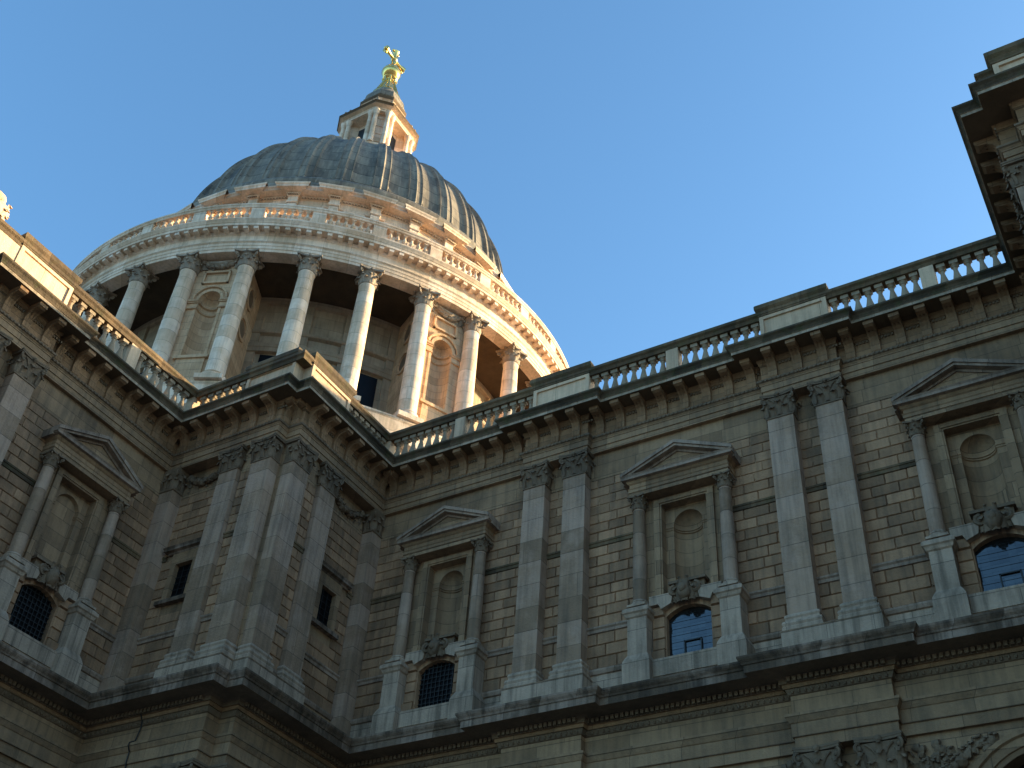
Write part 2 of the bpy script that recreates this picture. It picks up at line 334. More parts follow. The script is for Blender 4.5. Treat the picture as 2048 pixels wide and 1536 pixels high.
# ================================================================== ground
g=MB(); g.quad((-1500,-1500,0),(1500,-1500,0),(1500,1500,0),(-1500,1500,0)); tag(g.build('ground',M['ground']),kind='structure')
# ================================================================== cathedral
cath=bpy.data.objects.new('cathedral',None); COL.objects.link(cath)
tag(cath,'grey stone cathedral with a lead covered dome, tall pilastered walls and a roofline balustrade','cathedral')
WD=5.905; DD=6.01                       # plan size of the bastion in the re-entrant corner
XB=-WD; CHX=26.65
BAY=9.753; P1=8.5                       # first pilaster pair centre
# --- reference plan line of the upper order, from the transept's outer corner to the chapel
yB=lambda s:-DD-s
upath=[(-30,-17.75),(-6.5,-17.75),(-6.5,-17.15),(XB,-17.15),(XB,yB(9.88)),(XB+.28,yB(9.88)),(XB+.28,yB(7.12)),(XB,yB(7.12)),(XB,-DD-.22),
       (-.42,-DD-.22),(-.42,-5.66),(.22,-5.66),(.22,0),
       (7.12,0),(7.12,-.28),(9.88,-.28),(9.88,0),(16.873,0),(16.873,-.28),(19.633,-.28),(19.633,0),(CHX,0),
       (CHX,-6.93),(27.26,-6.93),(27.26,-7.5),(45,-7.5)]
lpath=[(-30,-17.85),(-6.6,-17.85),(-6.6,-17.25),(XB+.1,-17.25),(XB+.1,yB(9.96)),(XB+.38,yB(9.96)),(XB+.38,yB(7.04)),(XB+.1,yB(7.04)),(XB+.1,-DD-.36),
       (-.30,-DD-.36),(-.30,-5.76),(.36,-5.76),(.36,-.1),
       (7.04,-.1),(7.04,-.38),(9.96,-.38),(9.96,-.1),(16.79,-.1),(16.79,-.38),(19.71,-.38),(19.71,-.1),(CHX-.1,-.1),
       (CHX-.1,-7.03),(27.16,-7.03),(27.16,-7.6),(45,-7.6)]
wing=lambda i:'T' if i<8 else 'B' if i<12 else 'N' if i<21 else 'C'
def by_wing(path,profs):
    """profs: [(key, profile)] -> {(wing,key): MB}"""
    out={}
    for key,prof in profs:
        for wv in 'TBNC': out[wv,key]=MB()
        sweep(path,prof,[out[wing(i),key] for i in range(len(path)-1)])
    return out
up=by_wing(upath,[
 ('arch',[(-.5,28.55),(0,28.55),(0,28.80),(.04,28.80),(.04,29.05),(.065,29.05),(.065,29.09),(.12,29.16)]),
 ('taen',[(.12,29.16),(.155,29.18),(.155,29.26),(.0,29.29)]),
 ('frieze',[(0,29.29),(0,30.02),(.05,30.04),(.05,30.12),(.10,30.18),(.10,30.27)]),
 ('soffit',[(.10,30.27),(.78,30.27)]),
 ('corona',[(.78,30.27),(.78,30.39),(.81,30.40)]),
 ('cyma',[(.81,30.40),(.82,30.45),(.87,30.53),(.93,30.58),(.95,30.60),(.95,30.67),(-.5,30.74)]),
 ('plinth',[(.08,30.71),(.08,30.98),(-.6,30.98)])])
lo=by_wing(lpath,[
 ('arch',[(-.6,15.62),(0,15.62),(0,15.95),(.05,15.95),(.05,16.34),(.08,16.36),(.16,16.5),(.18,16.52),(.18,16.60),(0,16.64)]),
 ('frieze',[(0,16.64),(0,17.20)]),
 ('bed',[(0,17.20),(.05,17.22),(.12,17.38)]),
 ('strip',[(.16,17.38),(.18,17.50),(.24,17.50)]),
 ('dentil',[(.24,17.50),(.24,17.64),(.34,17.68),(1.0,17.68)]),
 ('corona',[(1.0,17.68),(1.0,17.90),(1.04,17.92)]),
 ('cyma',[(1.04,17.92),(1.06,17.97),(1.12,18.04),(1.15,18.10),(1.15,18.16),(-.6,18.24)])])
NAMES={'T':'transept','B':'bastion','N':'nave','C':'chapel'}
UE={};LE={}
for wv in 'TBNC':
    UE[wv]=up[wv,'arch'].build('upper_entablature',M['smooth'],cath)
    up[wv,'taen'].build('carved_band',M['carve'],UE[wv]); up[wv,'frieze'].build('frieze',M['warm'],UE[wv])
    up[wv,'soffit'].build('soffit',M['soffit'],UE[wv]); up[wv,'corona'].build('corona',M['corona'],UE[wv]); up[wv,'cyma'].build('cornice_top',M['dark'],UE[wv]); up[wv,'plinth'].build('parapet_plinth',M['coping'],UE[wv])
    LE[wv]=lo[wv,'arch'].build('lower_entablature',M['smooth'],cath)
    lo[wv,'frieze'].build('frieze',M['smooth'],LE[wv]); lo[wv,'strip'].build('moulding',M['warm'],LE[wv]); lo[wv,'dentil'].build('soffit',M['carve'],LE[wv])
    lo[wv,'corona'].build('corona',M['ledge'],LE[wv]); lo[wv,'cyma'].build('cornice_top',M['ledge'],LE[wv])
    b=lo[wv,'bed']
    UE[wv]['label']=NAMES[wv]+' entablature under the parapet with console brackets'; LE[wv]['label']=NAMES[wv]+' cornice and frieze between the two storeys'
    lo[wv,'bed']=b
# --- rows of small ornament following the plan line
def along(path,i0,i1,pitch,fn,trim=(.0,.0),wings=None):
    for i in range(i0,i1):
        a,b=Vector(path[i]),Vector(path[i+1]); L=(b-a).length
        if L<.9: continue
        t=(b-a)/L; n=Vector((t.y,-t.x)); k=max(1,int((L-trim[0]-trim[1])/pitch)); st=(L-trim[0]-trim[1])/k
        for j in range(k): fn(i,a+t*(trim[0]+(j+.5)*st),t,n,math.atan2(t.y,t.x))
def obox(mb,c,t,n,hw,p0,p1,z0,z1):
    q=[(c.x+t.x*u+n.x*p,c.y+t.y*u+n.y*p) for u,p in ((-hw,p0),(-hw,p1),(hw,p1),(hw,p0))]; mb.prism_z(q,z0,z1)
vis0=3
def dent(i,c,t,n,rz): obox(lo[wing(i),'bed'],c,t,n,.055,.2,.36,17.515,17.66)
along(lpath,vis0,25,.17,dent)
def egg(i,c,t,n,rz): lo[wing(i),'bed'].blob((c.x+n.x*.08,c.y+n.y*.08,17.30),.055,.055,.075,6,4,.05)
along(lpath,vis0,25,.19,egg)
for wv in 'TBNC': lo[wv,'bed'].build('carved_band',M['carve'],LE[wv])
bead={wv:MB() for wv in 'TBNC'}
sweep(upath,[(.10,29.175),(.145,29.18),(.145,29.25),(.10,29.255)],[bead[wing(i)] for i in range(len(upath)-1)])
def bd(i,c,t,n,rz): bead[wing(i)].blob((c.x+n.x*.15,c.y+n.y*.15,29.215),.05,.05,.06,6,4,.05)
along(upath,vis0,25,.16,bd)
for wv in 'TBNC': bead[wv].build('bead_row',M['carve'],UE[wv])
# console bracket, one mesh used all along the frieze
mb=MB(); cons=[(0,29.30),(-.09,29.30),(-.13,29.36),(-.12,29.5),(-.10,29.62),(-.13,29.78),(-.21,29.92),(-.33,30.0),(-.42,30.03),(-.42,30.12),(0,30.12)]
mb.prism_x([(y*.9,z) for y,z in cons],-.15,.15)
for u in (-.13,0,.13): mb.prism_x(cons,u-.035,u+.035)
mb.box(-.18,.18,-.70,.02,30.11,30.26); mb.prism_x([(-.42,30.03),(-.6,30.06),(-.69,30.11),(-.42,30.11)],-.16,.16)
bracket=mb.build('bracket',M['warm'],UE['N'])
bracket_used=[False]
def put_bracket(i,c,t,n,rz):
    if not bracket_used[0]: o=bracket; bracket_used[0]=True
    else: o=link(bracket.data,'bracket')
    o.location=(c.x,c.y,0); o.rotation_euler=(0,0,rz); o.parent=UE[wing(i)]
along(upath,vis0,24,.785,put_bracket)
put_bracket(11,Vector((-.1,-5.66)),Vector((1,0)),Vector((0,-1)),0); put_bracket(9,Vector((-.42,-5.93)),Vector((0,1)),Vector((1,0)),PI/2)
teeth={wv:MB() for wv in 'TBNC'}
sweep(upath,[(-.01,29.985),(.03,29.99),(.03,30.015),(-.01,30.02)],[teeth[wing(i)] for i in range(len(upath)-1)])
def tt(i,c,t,n,rz):
    for u in (-.18,-.06,.06,.18): obox(teeth[wing(i)],c+t*u,t,n,.035,0,.05,29.90,29.99)
def tt2(i,c,t,n,rz):
    a,b=Vector(upath[i]),Vector(upath[i+1]); tt(i,c,t,n,rz)
def between(i,c,t,n,rz):
    L=(Vector(upath[i+1])-Vector(upath[i])).length; k=max(1,int(L/.785)); st=L/k; tt(i,c+t*st*.5,t,n,rz)
along(upath,vis0,24,.785,between)
for wv in 'TBNC': teeth[wv].build('dentil_row',M['carve'],UE[wv])

# --- pilasters of the upper order
ZB,ZT,ZA=19.9,27.52,28.55
def pil_mesh(wd,p,z0,z1,back=.3):
    mb=MB(); mb.box(-wd/2,wd/2,-p,back,z0,z1); return mb
def base_mesh(wd,p,back=.3):
    mb=MB(); h=wd/2; sweep([(-h,back),(-h,-p),(h,-p),(h,back)],[(.17,19.28),(.17,19.40),(.14,19.44),(.17,19.52),(.14,19.60),(.08,19.62),(.07,19.70),(.10,19.76),(.08,19.83),(.0,19.9),(-.05,19.9)],mb)
    return mb
PMESH={}
def pilaster(x,y,rz,wd=.924,p=.45,parent=None,label=None):
    key=(wd,p)
    if key not in PMESH:
        a=pil_mesh(wd,p,ZB,ZT).build('pilaster',M['pil']); b=base_mesh(wd,p).build('base',M['pale']); c=pilaster_capital(wd,p,ZA-ZT).build('capital',M['carve'],smooth=40)
        PMESH[key]=(a.data,b.data,c.data)
        for o in (a,b,c): bpy.data.objects.remove(o)
    A,B,C_=PMESH[key]; o=link(A,'pilaster',cath,(x,y,0),rz); link(B,'base',o); link(C_,'capital',o,(0,0,ZT))
    if label: o['label']=label
    return o
YW=.17                                                # wall face of nave and transept
for k in range(2):
    for u in (-1,1): pilaster(P1+k*BAY+u*.859,YW,0,p=.45)
for u in (-1,1): pilaster(XB-YW,yB(P1)+u*.859,PI/2,p=.45)
for y in (-16.4,): pilaster(XB-YW,y,PI/2,wd=.8,p=.2)
# bastion and chapel pilasters
for x in (-2.51,-.89): pilaster(x,-6.03,0,wd=.94,p=.2)
for y in (-5.19,-3.475): pilaster(.03,y,PI/2,wd=.94,p=.19)
for y in (-5.19-1.27,-3.475-1.27): pilaster(CHX+.19,y,-PI/2,wd=.94,p=.19)
pilaster(28.2,-7.3,0,p=.2)
# corner piers against nave, transept and chapel
for (x0,x1,y0,y1) in ((-.33,.20,-.45,.17),(-6.1,-5.38,-6.23,-5.7),(CHX-.18,CHX+.33,-.45,.17)):
    pier=MB(); pier.box(x0-.2,x1 if x0<20 else x1+.2,y0,y1+.3,18.2,ZA); po=pier.build('corner_pier',M['pil'],cath); cm=MB()
    cx,cy=(x0+x1)/2,(y0+y1)/2
    sweep([(x0,y1),(x0,y0),(x1,y0),(x1,y1)],[(0,27.5),(.05,27.53),(.05,27.6),(.01,27.62),(.04,28.3),(.1,28.42),(.1,28.55)],cm)
    for (px,py,ox,oy) in ((x1,cy,1,0),(cx,y0,0,-1),(x0,cy,-1,0)):
        for k in (-.6,.6): leaf(cm,(px+(0 if ox else k*.25),py+(0 if oy else k*.25),27.62),(ox,oy),.42,.26,.2)
        leaf(cm,(px,py,27.68),(ox,oy),.66,.3,.22)
    for (px,py,ox,oy) in ((x1,y0,.7,-.7),(x0,y0,-.7,-.7)): volute(cm,(px+ox*.06,py+oy*.06,28.28),(ox,oy),.14,.045); leaf(cm,(px,py,27.6),(ox,oy),.45,.28,.18)
    cm.build('capital',M['carve'],po,smooth=40)

# --- walls of the upper storey: chamfered ashlar in each clear field
ROWS=[(24.66,27.40,7),(21.22,24.44,8),(19.66,20.98,3)]
def field(mb,x0,x1,y,L=.82):
    for a,b,r in ROWS: blocks(mb,x0,x1,a,b,y,r,L)
string_profiles=[([(-.05,24.42),(.03,24.44),(.03,24.56),(.06,24.58),(.06,24.65),(-.05,24.68)],'coping'),
    ([(-.05,20.96),(.04,20.98),(.05,21.08),(.10,21.13),(.10,21.19),(-.05,21.24)],'string'),
    ([(-.05,19.4),(.06,19.45),(.10,19.55),(.10,19.62),(-.05,19.68)],'string')]
def bands(mb,x0,x1,y):
    for pf,mt in string_profiles: sweep([(x0,y),(x1,y)],pf,mb)
def wall(name,runs,y,loc,rz,label):
    x0=min(r[0] for r in runs); x1=max(r[1] for r in runs); bk=MB()
    bk.quad((x0,y,27.4),(x1,y,27.4),(x1,y,28.6),(x0,y,28.6)); bk.quad((x0,y+.03,25.6),(x1,y+.03,25.6),(x1,y+.03,27.4),(x0,y+.03,27.4)); back=bk.build(name,M['smooth'],cath,loc,rz); back['label']=label
    for a,b in runs:
        mb=MB(); field(mb,a,b,y); mb.quad((a,y+.058,19.4),(b,y+.058,19.4),(b,y+.058,27.4),(a,y+.058,27.4)); o=mb.build('ashlar_facing',M['wall'],back)
        for pf,mt in string_profiles:
            m=MB(); sweep([(a,y),(b,y)],pf,m); m.build('string_course',M[mt],back)
    m=MB(); m.quad((x0,y,18.1),(x1,y,18.1),(x1,y,19.45),(x0,y,19.45)); m.build('plain_masonry',M['pale'],back)
    return back
wc=[3.82+k*BAY for k in range(3)]
gaps=[]
x=.20
runs=[]
for k in range(3):
    c=wc[k]; runs+=[(x,c-1.35),(c+1.35,min(c+1.35+3.4,CHX-.18))]
    x=P1+k*BAY-.859+.4
    if k<2: runs[-1]=(c+1.35,P1+k*BAY-.859-.42); runs.append((P1+k*BAY-.859+.42,P1+k*BAY+.859-.42)); x=P1+k*BAY+.859+.42
wallN=wall('nave_wall',runs,YW,(0,0,0),0,'long nave wall of chamfered ashlar facing the camera')
s=lambda v:-v
runsT=[(-3.82+1.35,-.0),(-P1+.859+.42,-3.82-1.35),(-P1-.859+.42,-P1+.859-.42),(-11.2,-P1-.859-.42)]
wallT=wall('transept_wall',runsT,YW,(XB,-DD,0),PI/2,'transept wall of chamfered ashlar on the left')
# bastion: shallow recessed walls with one small window each, plain strips between the pilasters
def rwall(mb,bn,sm,x0,x1,y,c,hw,z0,z1):
    for a,b,r in ROWS:
        h=(b-a)/r
        for i in range(r):
            za=a+i*h; zb=za+h
            if zb<z0-.35 or za>z1+.75: blocks(mb,x0,x1,za,zb,y,1,.8,i%2)
            else: blocks(mb,x0,c-hw-.22,za,zb,y,1,.6,i%2); blocks(mb,c+hw+.22,x1,za,zb,y,1,.6,i%2)
    for i,(pf,mt) in enumerate(string_profiles):
        for u0,u1 in (((x0,c-1.05),(c+1.05,x1)) if i==0 else ((x0,x1),)):
            if u1>u0+.05: bn.append((u0,u1,y,i))
    for q0,q1,za,zb in ((x0,c-hw-.1,19.4,27.4),(c+hw+.1,x1,19.4,27.4),(c-hw-.1,c+hw+.1,19.4,z0-.05),(c-hw-.1,c+hw+.1,z1+.1,27.4)): sm.quad((q0,y+.058,za),(q1,y+.058,za),(q1,y+.058,zb),(q0,y+.058,zb))
    sm.quad((x0,y,27.4),(x1,y,27.4),(x1,y,28.6),(x0,y,28.6)); sm.quad((x0,y,18.1),(x1,y,18.1),(x1,y,19.45),(x0,y,19.45))
    # architrave, sill and hood of the window
    for q in (-1,1): sm.box(min(c+q*hw,c+q*(hw+.24)),max(c+q*hw,c+q*(hw+.24)),y-.05,y+.4,z0,z1+.24)
    sm.box(c-hw,c+hw,y-.05,y+.4,z1,z1+.24); sm.box(c-hw-.28,c+hw+.28,y-.03,y+.02,z1+.24,z1+.52)
    return c
def small_window(parent,c,hw,z0,z1,y,loc,rz):
    f=MB(); sweep([(c-.92,y+.1),(c-.92,y),(c+.92,y),(c+.92,y+.1)],[(-.1,z1+.50),(.04,z1+.52),(.07,z1+.58),(.2,z1+.62),(.2,z1+.7),(.24,z1+.78),(-.1,z1+.84)],f)
    o=f.build('window',M['ledge'],cath,loc,rz); sl=MB(); sl.box(c-hw-.42,c+hw+.42,y-.16,y+.1,z0-.16,z0); sl.build('sill',M['ledge'],o)
    p=MB(); p.quad((c-hw,y+.16,z0),(c+hw,y+.16,z0),(c+hw,y+.16,z1),(c-hw,y+.16,z1)); p.build('pane',M['glass2'],o)
    q=MB()
    for i in range(1,3): u=c-hw+2*hw*i/3; q.box(u-.012,u+.012,y+.12,y+.15,z0,z1)
    for i in range(1,6): zz=z0+(z1-z0)*i/6; q.box(c-hw,c+hw,y+.125,y+.145,zz-.012,zz+.012)
    q.build('window_bars',M['iron'],o); return o
def bastion(tagname,loc,rz,x0,x1,y,c,strip,ys,label):
    mb=MB();bn=[];sm=MB(); rwall(mb,bn,sm,x0,x1,y,c,.43,22.58,24.14)
    for a,b in strip:
        fm=MB(); field(fm,a,b,ys,.55); fm.quad((a,ys+.058,19.4),(b,ys+.058,19.4),(b,ys+.058,27.4),(a,ys+.058,27.4)); fm.build('ashlar_facing',M['wall'],cath,loc,rz); bn+=[(a,b,ys,i) for i in range(3)]; sm.quad((a,ys,27.4),(b,ys,27.4),(b,ys,28.6),(a,ys,28.6)); sm.quad((a,ys,18.1),(b,ys,18.1),(b,ys,19.45),(a,ys,19.45))
    o=mb.build(tagname,M['wall'],cath,loc,rz)
    for a,b,yy,i in bn: m=MB(); sweep([(a,yy),(b,yy)],string_profiles[i][0],m); m.build('string_course',M[string_profiles[i][1]],o)
    sm.build('plain_masonry',M['smooth'],o); o['label']=label
    small_window(o,c,.43,22.58,24.14,y,loc,rz)
    f=MB(); festoon(f,x0+.35,x1-.35,28.22,.42,y-.02,18,.13); carving(f,x0+.1,x1-.1,27.6,28.2,y,26,.08); f.build('festoon',M['carve'],o,smooth=50); return o
bastion('bastion_wall',(0,0,0),0,-5.38,-2.9,-5.70,-4.12,[(-2.04,-1.36)],-6.03,'bastion wall facing the camera with a small window')
bastion('bastion_wall',(0,0,0),PI/2,-3.05,-.45,.30,-1.82,[(-4.72,-3.95)],-.03,'bastion wall turned towards the nave with a small window')
bastion('chapel_wall',(CHX,0,0),-PI/2,.45,4.3,.30,2.2,[(5.2,6.0)],-.03,'side wall of the projecting chapel on the right')
for bx in ((-30,XB-.5,-17.1,5,0,30.6),(-6.3,-.95,-5.15,5,0,30.65),(-1.3,-.44,-5.98,-5.0,18.2,30.6),(-1.2,-.06,-5.64,-4.5,18.2,30.6),(-2.9,-1.0,-5.99,-5.1,18.2,30.6),(-1.5,-.04,-5.6,-3.1,18.2,30.6),(-.9,CHX+.6,1.0,2.2,0,30.65),(CHX+.62,45,-6.85,3,0,30.65),(27.34,45,-7.42,-6.9,0,30.6),(-30,-6.75,-17.68,-17.15,0,30.6)):
    core=MB(); core.box(*bx); core.build('masonry_core',M['smooth'],cath)
# continuous plinth of the upper order under the paired pilasters
def pl(path,name='pilaster_plinth'):
    mb=MB(); sweep(path,[(0,18.15),(0,19.22),(.03,19.25),(-.3,19.30)],mb); return mb
for k in range(2):
    c=P1+k*BAY; pl([(c-1.53,.3),(c-1.53,-.5),(c+1.53,-.5),(c+1.53,.3)]).build('pilaster_plinth',M['pale'],cath)
c=yB(P1); pl([(XB-.3,c-1.53),(XB+.5,c-1.53),(XB+.5,c+1.53),(XB-.3,c+1.53)]).build('pilaster_plinth',M['pale'],cath)
pl([(-3.18,-5.6),(-3.18,-6.44),(-.24,-6.44),(-.24,-5.86),(.42,-5.86),(.42,-2.8),(-.4,-2.8)]).build('pilaster_plinth',M['pale'],cath)
pl([(CHX+.4,-4.0),(CHX-.22,-4.0),(CHX-.22,-7.1),(27.1,-7.1),(27.1,-7.7),(45,-7.7)]).build('pilaster_plinth',M['pale'],cath)

# --- aedicule niches over small arched windows
def aedicule(u,loc,rz,label,glass,tracery):
    c=u; root=MB()
    # backing, eared architrave and panel with niche
    plate_arch(root,c-.84,c+.84,21.7,25.38,c,.54,22.22,24.62,.34)
    for q in (-1,1):
        a=[c+q*.84,c+q*.90,c+q*1.12,c+q*1.52]
        root.box(min(a[0],a[1]),max(a[0],a[1]),-.02,.4,21.6,25.44); root.box(min(a[1],a[2]),max(a[1],a[2]),-.06,.4,21.6,25.60); root.box(min(a[2],a[3]),max(a[2],a[3]),.05,.4,21.6,25.75)
    root.box(c-.84,c+.84,-.02,.4,25.38,25.44); root.box(c-.90,c+.90,-.06,.4,25.44,25.60); root.box(c-1.12,c+1.12,.05,.4,25.60,25.75)
    o=root.build('niche_surround',M['smooth'],cath,loc,rz); o['label']=label
    n=MB(); niche(n,c,.54,22.22,24.62,.34,.46); n.build('niche',M['smooth'],o,smooth=50)
    n=MB()
    pts=[(c-.84,.335),(c-.54,.335)]; outr=[(c-.84,.31),(c-.56,.31)]
    for i in range(13): a=PI*i/12; pts.append((c-.54*math.cos(a),.34+.46*math.sin(a))); outr.append((c-.52*math.cos(a),.31+.44*math.sin(a)))
    pts+=[(c+.54,.335),(c+.84,.335)]; outr+=[(c+.56,.31),(c+.84,.31)]
    for za,zb in ((24.46,24.50),(24.55,24.61)):
        for i in range(len(pts)-1):
            n.quad((*outr[i],za),(*outr[i+1],za),(*outr[i+1],zb),(*outr[i],zb)); n.quad((*outr[i],za),(*pts[i],za-.02),(*pts[i+1],za-.02),(*outr[i+1],za)); n.quad((*outr[i],zb),(*outr[i+1],zb),(*pts[i+1],zb),(*pts[i],zb))
    n.build('impost',M['smooth'],o)
    n=MB(); n.box(c-.66,c+.66,-.02,.34,22.10,22.20); n.box(c-.58,c+.58,.1,.34,21.75,22.10); n.build('niche_sill',M['carve'],o)
    # columns on pedestals
    for q in (-1,1):
        cx=c+q*1.61; m=MB(); prof=[(.235,21.55),(.237,22.4),(.225,23.6),(.205,25.18),(.215,25.2)]; m.lathe(prof,20,cx,-.20); ob=m.build('column',M['pil'],o,smooth=40)
        m=MB(); m.box(cx-.33,cx+.33,-.54,.2,21.26,21.34); m.lathe([(.32,21.34),(.33,21.38),(.31,21.43),(.27,21.45),(.29,21.49),(.25,21.55)],20,cx,-.20); m.build('column_base',M['pale'],o,smooth=40)
        m=column_capital(.215,.54,8); m.build('column_capital',M['carve'],o,(cx,-.20,25.19),smooth=40)
        m=MB(); m.box(cx-.34,cx+.34,-.47,.3,19.5,20.9)
        sweep([(cx-.34,.3),(cx-.34,-.47),(cx+.34,-.47),(cx+.34,.3)],[(0,20.84),(.05,20.88),(.09,20.98),(.14,21.02),(.14,21.14),(.0,21.26),(-.5,21.27)],m)
        sweep([(cx-.48,.3),(cx-.48,-.60),(cx+.48,-.60),(cx+.48,.3)],[(0,18.15),(0,19.22),(-.02,19.3),(-.07,19.42),(-.14,19.55)],m); m.build('pedestal',M['pale'],o)
    # entablature and pediment
    e=MB(); hw=1.86; pa=[(c-hw,.3),(c-hw,-.44),(c+hw,-.44),(c+hw,.3)]
    sweep(pa,[(-.62,25.72),(0,25.72),(0,25.88),(.03,25.89),(.03,26.0),(.06,26.04),(.0,26.06),(0,26.22),(.05,26.26),(.10,26.34)],e); e.build('niche_entablature',M['smooth'],o)
    pd=MB(); sweep(pa,[(.10,26.34),(.22,26.36),(.22,26.46),(.26,26.52),(-.6,26.54)],pd)
    # raking cornices
    L=hw+.26; ap=27.56; bz=26.50
    for q in (-1,1):
        for (dz0,dz1,y0) in ((.0,.14,-.70),(-.10,.0,-.64),(-.2,-.10,-.42)):
            A=(c+q*L,bz+dz0),(c,ap-.14+dz0),(c,ap-.14+dz1),(c+q*L,bz+dz1)
            pd.prism_y(list(A),y0,.3)
    po_=pd.build('pediment',M['string'],o)
    ty=MB(); ty.prism_y([(c-L+.4,26.5),(c+L-.4,26.5),(c,ap-.3)],-.36,.3); ty.build('tympanum',M['smooth'],po_)
    # arched window below
    wn=MB(); plate_arch(wn,c-1.45,c+1.45,18.15,21.62,c,.78,19.34,20.92,.02,rise=.30,depth=.26); ow=wn.build('arched_window',M['wall'],o)
    # quoin blocks, lintel ledge and sill
    for q in (-1,1):
        qb=MB()
        for i,(za,zb) in enumerate(((19.75,20.15),(20.15,20.55),(20.55,20.95))):
            x0,x1=sorted((c+q*.80,c+q*1.26)); blocks(qb,x0,x1,za,zb,-.05,1,2.,0,.03,.07)
        x0,x1=sorted((c+q*.80,c+q*1.3)); blocks(qb,x0,x1,20.95,21.3,-.10,1,2.,0,.03,.1)
        x0,x1=sorted((c+q*.82,c+q*1.3)); qb.box(x0,x1,-.1,.1,19.2,19.72)
        qb.build('quoin',M['wall'],ow)
    for q in (-1,1):
        lg=MB(); lg.prism_y([(c+q*.42,21.66),(c+q*1.28,21.66),(c+q*1.28,21.32),(c+q*.95,21.32),(c+q*.86,21.12),(c+q*.50,21.27)],-.22,.3)
        lg.build('lintel',M['pale'],ow)
    si=MB(); si.box(c-1.16,c+1.16,-.34,.3,18.7,19.30); si.box(c-1.2,c+1.2,-.30,.3,18.15,18.7); si.build('sill',M['pale'],ow)
    k=MB(); k.blob((c,-.28,21.58),.26,.2,.34,9,7,.15); k.blob((c,-.40,21.62),.15,.12,.18,8,6,.1)
    for q in (-1,1): volute(k,(c+q*.36,-.22,21.68),(q,-.1),.18,.07); leaf(k,(c+q*.25,-.2,21.25),(q*.5,-.8),.5,.28,.2); leaf(k,(c+q*.42,-.12,21.3),(q*.6,-.7),.45,.25,.18); leaf(k,(c+q*.12,-.3,21.85),(q*.3,-.8),.25,.16,.12)
    leaf(k,(c,-.3,21.2),(0,-1),.4,.3,.15); carving(k,c-.42,c+.42,21.3,21.95,-.15,22,.08); k.build('carved_keystone',M['carve'],ow,smooth=50)
    p=MB(); p.quad((c-.8,.24,19.2),(c+.8,.24,19.2),(c+.8,.24,21.3),(c-.8,.24,21.3)); p.build('pane',M[glass],ow)
    b=MB()
    if tracery:
        for u in (-.24,.33): b.box(c+u-.02,c+u+.02,.18,.22,19.3,20.05)
        b.box(c-.26,c+.35,.18,.22,20.01,20.05)
        for i in range(1,8): b.box(c-.78,c+.78,.228,.236,19.34+i*.24-.003,19.34+i*.24+.003)
    else:
        for i in range(1,9): u=c-.78+i*1.56/9; b.box(u-.012,u+.012,.18,.22,19.3,21.25)
        for i in range(1,10): b.box(c-.78,c+.78,.185,.215,19.34+i*.19-.012,19.34+i*.19+.012)
    b.build('window_bars',M['iron'],ow); return o
for k in range(3): aedicule(wc[k],(0,0,0),0,['pedimented niche nearest the bastion over a dark window','middle pedimented niche over a window reflecting the sky','right pedimented niche over a window reflecting the sky'][k],'glass' if k else 'glass2',k>0)
aedicule(-3.82,(XB,-DD,0),PI/2,'pedimented niche on the transept wall','glass2',False)

# --- parapet: coping, pedestals and balusters
bm=MB()
bp=[(.145,.10),(.15,.14),(.12,.18),(.08,.24),(.105,.30),(.165,.42),(.16,.52),(.115,.68),(.078,.84),(.08,.93),(.115,.96),(.09,1.0),(.14,1.06)]
bm.lathe(bp,12,cap=False); bm.box(-.14,.14,-.14,.14,0,.10); bm.box(-.145,.145,-.145,.145,1.06,1.20)
BAL=bm.build('baluster',M['balu'],smooth=40); BALM=BAL.data; bpy.data.objects.remove(BAL)
ZP0,ZP1=30.98,32.47                                    # plinth top, underside of coping
copf=[(.22,ZP1+.01),(.24,ZP1+.07),(.20,ZP1+.085),(.23,ZP1+.17),(.30,ZP1+.24),(.30,ZP1+.36),(.27,ZP1+.40),(-.27,ZP1+.40),(-.30,ZP1+.36),(-.30,ZP1+.24),(-.23,ZP1+.07),(-.22,ZP1+.01),(.22,ZP1+.01)]
pc={'T':MB(),'B':MB(),'N':MB(),'C':MB()}
cpath=[(-30,-17.3),(-6.45,-17.3),(-6.45,-16.7),(-6.02,-16.7),(-6.02,-5.93),(-.25,-5.93),(-.25,.12),(CHX+.2,.12),(CHX+.2,-6.75),(45,-6.75)]
sweep(cpath,copf,[pc['T']]*4+[pc['B']]*2+[pc['N']]+[pc['C']]*2)
BS={}
for wv in 'TBNC': BS[wv]=pc[wv].build('balustrade',M['coping'],cath); BS[wv]['label']=NAMES[wv]+' parapet balustrade with panelled pedestals'
def baluster(x,y,wv,rz=0):
    link(BALM,'baluster',BS[wv],(x,y,ZP0-.0),rz,(1,1,(ZP1+.02-ZP0)/1.2))
def run(wv,a,b,pitch=.43):
    a,b=Vector(a),Vector(b); L=(b-a).length; k=max(1,round(L/pitch)); rz=math.atan2((b-a).y,(b-a).x)
    for i in range(k): p=a+(b-a)*((i+.5)/k); baluster(p.x,p.y,wv,rz)
def die(wv,cx,cy,hx,hy):
    mb=MB(); mb.box(cx-hx,cx+hx,cy-hy,cy+hy,ZP0-.05,ZP1+.03); mb.build('pedestal',M['para'],BS[wv])
